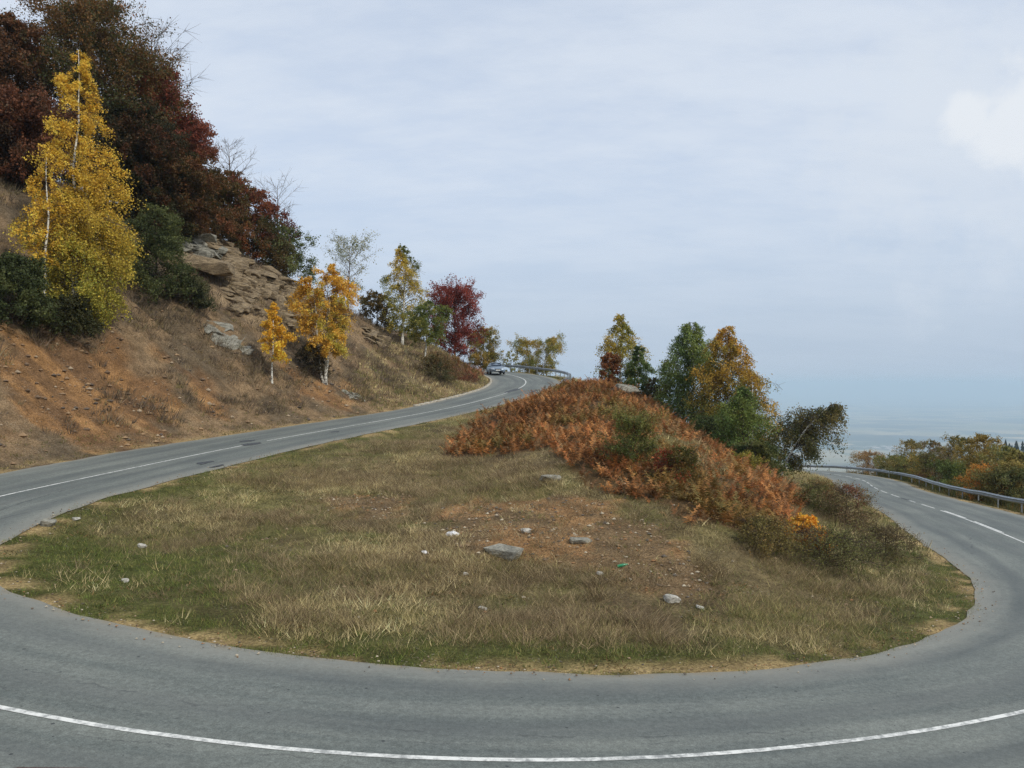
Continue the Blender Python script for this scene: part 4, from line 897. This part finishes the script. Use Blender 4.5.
outcrop('grey rock face with flat slabs low on the slope below the dark bush', [(196,316),(222,322),(250,348),(240,356),(212,344)], 16, 1.8, .25, M_ROCKG, 5, .12, (.5, .3))
outcrop('small brown rocks on the brow above the blocky stack', [(255,268),(280,276),(296,292),(270,286)], 12, 2.6, .4, M_ROCKB, 6, .2)
outcrop('jagged brown rocks on the bank right of the orange clump', [(364,330),(384,338),(388,347),(370,343)], 14, 2.0, .4, M_ROCKB, 7, .25)
outcrop('grey broken stone at the foot of the slope beyond the three stems', [(342,384),(370,388),(378,400),(350,402)], 18, .8, .2, M_ROCKG, 8, .12)
for k, (px, py, w_, hh_, lab) in enumerate([(626,384,2.2,.7,'upper grey boulder on the brow of the spur beneath the green birch'), (632,393,2.0,.35,'lower flat grey boulder just under the upper one on the brow')]):
    h_ = hit(px, py); 
    if h_ is None: h_ = at_depth(px, 62)
    rock_obj('boulder', lab, 'boulder', [((h_[0], h_[1], h_[2] + hh_ * .3), (w_, w_ * .7, hh_), (.05, .1, .4), 22, 20 + k)], M_ROCKG)
st = [(503,554,1.15,.7,.3,M_ROCKG,'largest grey slab lying on the bare orange soil'), (580,543,.75,.4,.14,M_ROCKG,'narrow grey slab right of the largest one'), (672,602,.36,.28,.2,M_ROCKW,'chalky white stone at the right foot of the bare soil'),
 (526,533,.26,.2,.16,M_ROCKW,'cream stone above and right of the largest slab'), (551,481,.8,.5,.25,M_ROCKG,'pale grey rock at the lower edge of the bracken'), (466,558+18,.14,.1,.08,M_ROCKW,'small white stone below the largest slab'),
 (142,548,.26,.18,.14,M_ROCKW,'round white stone in the green grass on the left'), (76,521,.22,.2,.12,M_ROCKW,'white stone close to the left road edge'), (48,526,.4,.3,.2,M_ROCKG,'grey stones beside the left road edge'),
 (483,610,.2,.14,.08,M_ROCKW,'bluish white flat stone near the bottom verge'), (125,582,.18,.14,.1,M_ROCKW,'small stone in the lower left green grass'), (700,609,.2,.14,.08,M_ROCKW,'thin pale stone right of the chalky white one'), (600,575,.16,.14,.1,M_ROCKW,'little pale stone low on the bare soil')]
for k, (px, py, a_, b_, c_, mt_, lab) in enumerate(st):
    h_ = hit(px, py); rock_obj('stone', lab, 'stone', [((h_[0], h_[1], h_[2] + c_ * .3), (a_, b_, c_), (.04, .08, random.uniform(-.6, .6)), 34, 61 + k)], mt_, bev=.008)
# loose stones
def pebbles(x, y, z, s0, s1, palette, seed):
    r = np.random.default_rng(seed); n = len(x); s = s0 + (s1 - s0) * r.random(n) ** 3
    D = np.array([(1,0,0),(-1,0,0),(0,1,0),(0,-1,0),(0,0,1),(0,0,-1)], float); V = D[None] * r.uniform(.55, 1.1, (n, 6, 1)) * s[:, None, None] * np.array([1, .8, .55])
    a = r.uniform(0, 6.28, n); c_, s_ = np.cos(a), np.sin(a); Vx = V[:, :, 0] * c_[:, None] - V[:, :, 1] * s_[:, None]; Vy = V[:, :, 0] * s_[:, None] + V[:, :, 1] * c_[:, None]
    V = np.stack([Vx + x[:, None], Vy + y[:, None], V[:, :, 2] + (z + s * .15)[:, None]], -1).reshape(-1, 3)
    T8 = np.array([(0,2,4),(2,1,4),(1,3,4),(3,0,4),(2,0,5),(1,2,5),(3,1,5),(0,3,5)]); F = (np.arange(n)[:, None, None] * 6 + T8[None]).reshape(-1, 3)
    return V, F, np.repeat(palette[r.integers(0, len(palette), n)], 8, 0)
PEB = pal((140,118,92),(158,138,110),(116,100,82),(180,168,146),(100,92,82),(150,112,76))
x, y, z, m = scatter(26000, -8, 14, 17, 32, lambda x, y, m: m['island'] * np.clip(m['ero'] * .5 + .015, 0, 1))
p1 = pebbles(x, y, z, .012, .10, PEB, 1)
x, y, z, m = scatter(52000, -42, -2, 12, 95, lambda x, y, m: (m['hill'] & (m['de'] > .6)) * np.clip(m['clay'] * .35 + .1, 0, 1))
p2 = pebbles(x, y, z, .03, .26, pal((136,112,86),(150,124,94),(110,92,74),(160,142,118),(96,86,76)), 2)
x, y, z, m = scatter(90000, -18, 24, 13, 60, lambda x, y, m: (m['sd'] < 0) * (m['de'] > -.5) * (m['de'] < .8) * np.exp(-np.abs(m['de'] - .1) * 3), .3)
p3 = pebbles(x, y, np.where(m['de'] < .1, road_query(x, y)[2] + .005, z + .01), .008, .045, PEB, 3)
stuff('loose_stones', [p1, p2, p3], leaf_mat('stone_chips', 0, .9), 'loose stones and chips on the bare soil and the clay slope')
CLOUD_HI = (7.4, 8.4, 10.0); CLOUD_LO = (4.8, 5.75, 7.1); CLOUD_WHITE = (7.7, 8.3, 9.1); CUM = (8.2, 8.6, 9.1); CUM_SOFT = (7.2, 7.8, 8.6)
HAZE = 1.35e-4; HAZECOL = (.66, .84, 1.0); EXPO = 0.0
# ------------------------------------------------------------------ cars
M_GLASS = plain('car_glass', srgb(30, 42, 58), .2, 0, .25, 3, .05); M_TYRE = plain('tyre_rubber', srgb(30, 30, 31), .85, 0, .2); M_DARK = plain('dark_plastic', srgb(34, 36, 38), .6, 0, .3)
M_RIM = plain('alloy_rim', srgb(150, 152, 155), .35, .7, .5); M_LAMP = plain('lamp_lens', srgb(215, 220, 222), .12, 0, .8); M_RLAMP = plain('rear_lamp_lens', srgb(120, 20, 18), .2, 0, .7); M_PLATE = plain('number_plate', srgb(225, 225, 220), .5)
def bm_obj(name, bm, mat, parent, smooth=True):
    me = bpy.data.meshes.new(name); bmesh.ops.recalc_face_normals(bm, faces=bm.faces[:]); bm.to_mesh(me); bm.free(); me.materials.append(mat)
    for p in me.polygons: p.use_smooth = smooth
    return link(name, me, parent)
def loft(rings):
    bm = bmesh.new(); vs = [[bm.verts.new(p) for p in r] for r in rings]
    for a, b_ in zip(vs[:-1], vs[1:]):
        for i in range(len(a) - 1): bm.faces.new((a[i], a[i + 1], b_[i + 1], b_[i]))
    bm.faces.new(vs[0]); bm.faces.new(vs[-1][::-1]); return bm
def car(label, loc, heading, paint, pitch=0, group=None):
    """front faces local -y"""
    root = empty('parked_car' if 'parked' in label else 'car', loc); root.rotation_euler = (pitch, 0, heading); tag(root, label, 'car', group)
    # y, half width, sill height, belt height, bonnet/boot crown
    S = [(-2.10, .60, .34, .52, .55), (-2.06, .74, .26, .62, .66), (-1.9, .82, .22, .70, .75), (-1.5, .855, .20, .78, .85), (-1.0, .865, .20, .86, .94), (-.6, .87, .20, .90, .96), (.4, .87, .20, .92, .96), (1.2, .865, .20, .95, .98), (1.75, .84, .22, .98, 1.02), (2.02, .78, .28, .95, .98), (2.1, .68, .38, .86, .88)]
    rings = []
    for y, w, zb, zt, zc in S:
        half = [(w * .86, zb), (w * .97, zb + .06), (w, zb + (zt - zb) * .45), (w * .985, zb + (zt - zb) * .75), (w * .93, zt), (w * .6, zt + (zc - zt) * .75), (0, zc)]
        rings.append([(-a, y, b_) for a, b_ in half] + [(a, y, b_) for a, b_ in half[::-1][1:]])
    bm_obj('body', loft(rings), paint, root)
    C = [(-.98, .74, .90, .70, .92), (-.62, .77, .90, .66, 1.17), (-.22, .785, .90, .60, 1.36), (.1, .79, .9, .58, 1.405), (.7, .79, .9, .58, 1.40), (1.15, .78, .92, .57, 1.34), (1.5, .76, .94, .60, 1.17), (1.82, .74, .96, .66, 1.0)]
    rings = []
    for y, wb, zb, wr, zr in C:
        half = [(wb, zb), (wb * .4 + wr * .6, zb + (zr - zb) * .72), (wr, zr - .015), (wr * .6, zr + .02), (0, zr + .035)]
        rings.append([(-a, y, b_) for a, b_ in half] + [(a, y, b_) for a, b_ in half[::-1][1:]])
    bm_obj('roof', loft(rings), paint, root)
    def quad(name, pts, mat, par=root, th=.012):
        bm = bmesh.new(); v = [Vector(p) for p in pts]; nrm = (v[1] - v[0]).cross(v[-1] - v[0]).normalized() * th
        a = [bm.verts.new(p + nrm) for p in v]; b_ = [bm.verts.new(p - nrm) for p in v]; n = len(v)
        bm.faces.new(a); bm.faces.new(b_[::-1])
        for i in range(n): bm.faces.new((a[i], b_[i], b_[(i + 1) % n], a[(i + 1) % n]))
        return bm_obj(name, bm, mat, par, False)
    quad('windscreen', [(-.64, -.96, .96), (0, -1.0, .975), (.64, -.96, .96), (.56, -.27, 1.365), (0, -.28, 1.39), (-.56, -.27, 1.365)], M_GLASS)
    quad('rear_window', [(.62, 1.78, 1.05), (-.62, 1.78, 1.05), (-.54, 1.22, 1.34), (.54, 1.22, 1.34)], M_GLASS)
    for s in (-1, 1):
        quad('side_window', [(s * .785, -.62, .95), (s * .80, .28, .95), (s * .655, .28, 1.33), (s * .67, -.16, 1.31), (s * .735, -.5, 1.12)], M_GLASS)
        quad('side_window', [(s * .80, .36, .95), (s * .775, 1.35, .98), (s * .655, 1.1, 1.29), (s * .655, .36, 1.33)], M_GLASS)
        quad('headlight', [(s * .42, -2.075, .56), (s * .74, -1.98, .58), (s * .76, -1.90, .69), (s * .44, -2.03, .68)], M_LAMP, th=.03)
        quad('tail_light', [(s * .5, 2.07, .72), (s * .76, 2.0, .72), (s * .74, 2.0, .9), (s * .5, 2.06, .9)], M_RLAMP, th=.02)
        bm = bmesh.new(); bmesh.ops.create_icosphere(bm, subdivisions=2, radius=1); bmesh.ops.transform(bm, matrix=Matrix.Translation((s * .93, -.62, 1.0)) @ Matrix.Diagonal((.11, .06, .07, 1)), verts=bm.verts); bm_obj('mirror', bm, paint, root)
        quad('door_handle', [(s * .868, .1, .82), (s * .868, .24, .82), (s * .868, .24, .845), (s * .868, .1, .845)], M_DARK)
        for y in (-1.32, 1.28):
            bm = bmesh.new(); bmesh.ops.create_cone(bm, cap_ends=True, segments=28, radius1=.31, radius2=.31, depth=.2); bmesh.ops.bevel(bm, geom=bm.edges[:], offset=.02, segments=2, affect='EDGES')
            bmesh.ops.transform(bm, matrix=Matrix.Translation((s * .79, y, .31)) @ Matrix.Rotation(math.pi / 2, 4, 'Y'), verts=bm.verts)
            wh = bm_obj('wheel', bm, M_TYRE, root)
            bm = bmesh.new(); bmesh.ops.create_cone(bm, cap_ends=True, segments=20, radius1=.2, radius2=.18, depth=.03)
            bmesh.ops.transform(bm, matrix=Matrix.Translation((s * .9, y, .31)) @ Matrix.Rotation(s * math.pi / 2, 4, 'Y'), verts=bm.verts); bm_obj('rim', bm, M_RIM, wh, False)
    quad('grille', [(-.38, -2.10, .54), (.38, -2.10, .54), (.36, -2.085, .63), (-.36, -2.085, .63)], M_DARK, th=.02)
    quad('air_intake', [(-.55, -2.10, .30), (.55, -2.10, .30), (.55, -2.11, .40), (-.55, -2.11, .40)], M_DARK, th=.02)
    quad('number_plate', [(-.26, -2.13, .43), (.26, -2.13, .43), (.26, -2.13, .53), (-.26, -2.13, .53)], M_PLATE, th=.01)
    bm = bmesh.new(); bmesh.ops.create_cube(bm, size=1); bmesh.ops.bevel(bm, geom=bm.edges[:], offset=.06, segments=2, affect='EDGES')
    bmesh.ops.transform(bm, matrix=Matrix.Translation((0, -2.04, .47)) @ Matrix.Diagonal((1.45, .16, .14, 1)), verts=bm.verts); bm_obj('bumper', bm, paint, root)
    return root
h_ = hit(495.5, 375.6); de, sd_, rz, ii = road_query(h_[0], h_[1]); i = int(ii); t = -_T[i] * .55 + np.array([.0, -.45])     # driving back down the centreline direction
ang = math.atan2(t[1], t[0]) + math.pi / 2
M_SILVER = plain('silver_blue_paint', srgb(128, 144, 160), .35, .3, .6, 2, .05); M_REDP = plain('dark_red_paint', srgb(96, 26, 34), .3, .1, .6, 2, .06)
print('car at', h_, 'de', de)
car('silver-blue hatchback driving down the upper bend with its headlights to the camera', (h_[0], h_[1], float(rz) + .01), ang, M_SILVER, 0)
rc_y = 6.9
for _ in range(30):
    zz = H(-3.6, rc_y); rc_y = (CAMZ - (zz + 1.43)) / .4495 - .50
RC = (-3.6, rc_y); REDZ = H(*RC); print('red car', RC, REDZ); car('dark red parked car whose roof just shows at the bottom left edge', (RC[0], RC[1], REDZ), math.radians(88), M_REDP)
# litter
h_ = hit(622, 569); bm = bmesh.new()
prof = [(0, 0), (.035, .0), (.04, .02), (.04, .17), (.03, .21), (.014, .25), (.014, .28), (0, .28)]
vs = [[bm.verts.new((r_ * math.cos(a * math.pi / 6), r_ * math.sin(a * math.pi / 6), z_)) for a in range(12)] for r_, z_ in prof[1:-1]]
for a_, b_ in zip(vs[:-1], vs[1:]):
    for k in range(12): bm.faces.new((a_[k], a_[(k + 1) % 12], b_[(k + 1) % 12], b_[k]))
bm.faces.new(vs[0][::-1]); bm.faces.new(vs[-1])
o = bm_obj('plastic_bottle', bm, plain('green_plastic', srgb(30, 130, 84), .25, 0, .6), None); o.location = (h_[0] - .12, h_[1], h_[2] + .06); o.rotation_euler = (math.radians(8), math.radians(80), .3); tag(o, 'green plastic bottle lying on the stony soil', 'bottle')
M_LIT = plain('white_plastic', srgb(225, 226, 228), .5, 0, .4)
for k, (px, py, s_, lab) in enumerate([(453, 536, .3, 'crumpled white plastic bag above the largest grey slab'), (425, 554, .18, 'small scrap of white plastic in the dry grass, left of the bag')]):
    h_ = hit(px, py); bm = bmesh.new(); bmesh.ops.create_icosphere(bm, subdivisions=3, radius=1)
    for v in bm.verts:
        q = fbm(np.array([v.co.x * 1.6 + 9 * k + v.co.z]), np.array([v.co.y * 1.6 - v.co.z]), 44 + k, 4)[0]; v.co *= .45 + 1.1 * q; v.co.z *= .5
    bmesh.ops.scale(bm, vec=(s_ * .6, s_ * .45, s_ * .5), verts=bm.verts); o = bm_obj('plastic_litter', bm, M_LIT, None, False); o.location = (h_[0], h_[1], h_[2] + s_ * .12); tag(o, lab, 'litter')
# ------------------------------------------------------------------ camera, light, sky
cam = bpy.data.cameras.new('camera'); cam.sensor_width = 36; cam.lens = FPX / 1024 * 36; cam.clip_end = 150000; cam.clip_start = .1
co = bpy.data.objects.new('camera', cam); COL.objects.link(co); co.location = (0, 0, CAMZ); co.rotation_euler = (math.radians(90), 0, 0)
bpy.context.scene.camera = co
SUN_EL, SUN_AZ = math.radians(40), math.radians(132)      # azimuth from +y (north) clockwise
sd = bpy.data.lights.new('sun', 'SUN'); sd.energy = 2.5; sd.angle = math.radians(4); sd.color = (1, .94, .84)
so = bpy.data.objects.new('sun', sd); COL.objects.link(so)
dirv = Vector((math.sin(SUN_AZ) * math.cos(SUN_EL), math.cos(SUN_AZ) * math.cos(SUN_EL), math.sin(SUN_EL)))
so.rotation_euler = dirv.to_track_quat('Z', 'Y').to_euler(); so.location = (40, -40, 60)
w = bpy.data.worlds.new('World'); bpy.context.scene.world = w; w.use_nodes = True; nt = w.node_tree
bg = nt.nodes['Background']; bg.inputs['Strength'].default_value = .1
sky = N(nt, 'ShaderNodeTexSky'); sky.sky_type = 'NISHITA'; sky.sun_disc = False; sky.sun_elevation = SUN_EL; sky.sun_rotation = SUN_AZ
sky.altitude = 900; sky.air_density = 1.0; sky.dust_density = 1.5; sky.ozone_density = 1.5
tc = N(nt, 'ShaderNodeTexCoord'); D = tc.outputs['Generated']
sp = N(nt, 'ShaderNodeSeparateXYZ'); L(nt, D, sp.inputs[0]); z = math_n(nt, 'MAXIMUM', sp.outputs[2], 0.0)
den = math_n(nt, 'ADD', z, .22); cv = N(nt, 'ShaderNodeCombineXYZ')
L(nt, math_n(nt, 'DIVIDE', sp.outputs[0], den), cv.inputs[0]); L(nt, math_n(nt, 'MULTIPLY', math_n(nt, 'DIVIDE', sp.outputs[1], den), 1.25), cv.inputs[1]); rot = N(nt, 'ShaderNodeMapping'); rot.inputs['Rotation'].default_value = (0, 0, .6); rot.inputs['Scale'].default_value = (1, 1.7, 1); L(nt, cv.outputs[0], rot.inputs[0])
n1 = noise(nt, 1.1, 9, rot.outputs[0], .6); n2 = noise(nt, 5, 8, rot.outputs[0], .65)
cl = math_n(nt, 'ADD', math_n(nt, 'MULTIPLY', n1, .75), math_n(nt, 'MULTIPLY', n2, .25))
fac = ramp(nt, cl, .34, .62)
veil = math_n(nt, 'ADD', math_n(nt, 'MULTIPLY', fac, .3), .66)
low = math_n(nt, 'SUBTRACT', 1, ramp(nt, sp.outputs[2], 0.0, .30))
cloudc = mixc(nt, low, CLOUD_HI, CLOUD_LO)
skyc = mixc(nt, math_n(nt, 'ADD', .68, math_n(nt, 'MULTIPLY', low, .27)), sky.outputs[0], cloudc)
skyc = mixc(nt, math_n(nt, 'MULTIPLY', math_n(nt, 'MULTIPLY', fac, math_n(nt, 'SUBTRACT', 1, math_n(nt, 'MULTIPLY', low, .85))), .6), skyc, CLOUD_WHITE)
# heaped cloud, upper right
def lump(px, py, r):
    v = Vector(((px - 512) / FPX, 1, (384 - py) / FPX)).normalized()
    d = nt.nodes.new('ShaderNodeVectorMath'); d.operation = 'DISTANCE'; d.inputs[1].default_value = v; nrm = nt.nodes.new('ShaderNodeVectorMath'); nrm.operation = 'NORMALIZE'
    L(nt, D, nrm.inputs[0]); L(nt, nrm.outputs[0], d.inputs[0]); return math_n(nt, 'DIVIDE', d.outputs['Value'], r)
cn = noise(nt, 14, 9, D, .62)
m = None
for q in ((1034, 112, .045), (1075, 108, .07), (968, 118, .028), (1008, 132, .04), (1130, 100, .09)):
    v = lump(*q); m = v if m is None else math_n(nt, 'MINIMUM', m, v)
cm = math_n(nt, 'SUBTRACT', 1, ramp(nt, math_n(nt, 'ADD', m, math_n(nt, 'MULTIPLY', math_n(nt, 'SUBTRACT', cn, .5), 2.0)), .5, 1.2))
m = lump(960, 150, .16)
cm2 = math_n(nt, 'MULTIPLY', math_n(nt, 'SUBTRACT', 1, ramp(nt, math_n(nt, 'ADD', m, math_n(nt, 'MULTIPLY', math_n(nt, 'SUBTRACT', cn, .5), 2.0)), .3, 1.1)), .55)
skyc = mixc(nt, cm2, skyc, CUM_SOFT); skyc = mixc(nt, math_n(nt, 'MULTIPLY', cm, .85), skyc, CUM)
L(nt, skyc, bg.inputs['Color'])
# ------------------------------------------------------------------ haze
if HAZE > 0:
    me = bpy.data.meshes.new('haze'); bm = bmesh.new(); bmesh.ops.create_cube(bm, size=1)
    bmesh.ops.transform(bm, matrix=Matrix.Translation((0, 0, (70 - 640) / 2)) @ Matrix.Diagonal((170000, 170000, 710, 1)), verts=bm.verts); bm.to_mesh(me); bm.free()
    hm = bpy.data.materials.new('haze'); hm.use_nodes = True; ht = hm.node_tree; ht.nodes.remove(ht.nodes['Principled BSDF'])
    pv = ht.nodes.new('ShaderNodeVolumePrincipled'); pv.inputs['Density'].default_value = HAZE; pv.inputs['Color'].default_value = (*HAZECOL, 1); pv.inputs['Anisotropy'].default_value = .0
    ht.links.new(pv.outputs[0], ht.nodes['Material Output'].inputs['Volume']); me.materials.append(hm)
    tag(link('haze', me), kind='stuff')
sc = bpy.context.scene
sc.view_settings.view_transform = 'Standard'; sc.view_settings.look = 'None'; sc.view_settings.exposure = EXPO; sc.view_settings.gamma = 1
sc.cycles.use_denoising = True; sc.cycles.use_adaptive_sampling = True; sc.cycles.adaptive_threshold = .012; sc.cycles.denoising_prefilter = 'NONE'; sc.cycles.max_bounces = 6; sc.cycles.transparent_max_bounces = 8; sc.cycles.volume_bounces = 1; sc.cycles.diffuse_bounces = 3
sc.render.resolution_x = 1024; sc.render.resolution_y = 768
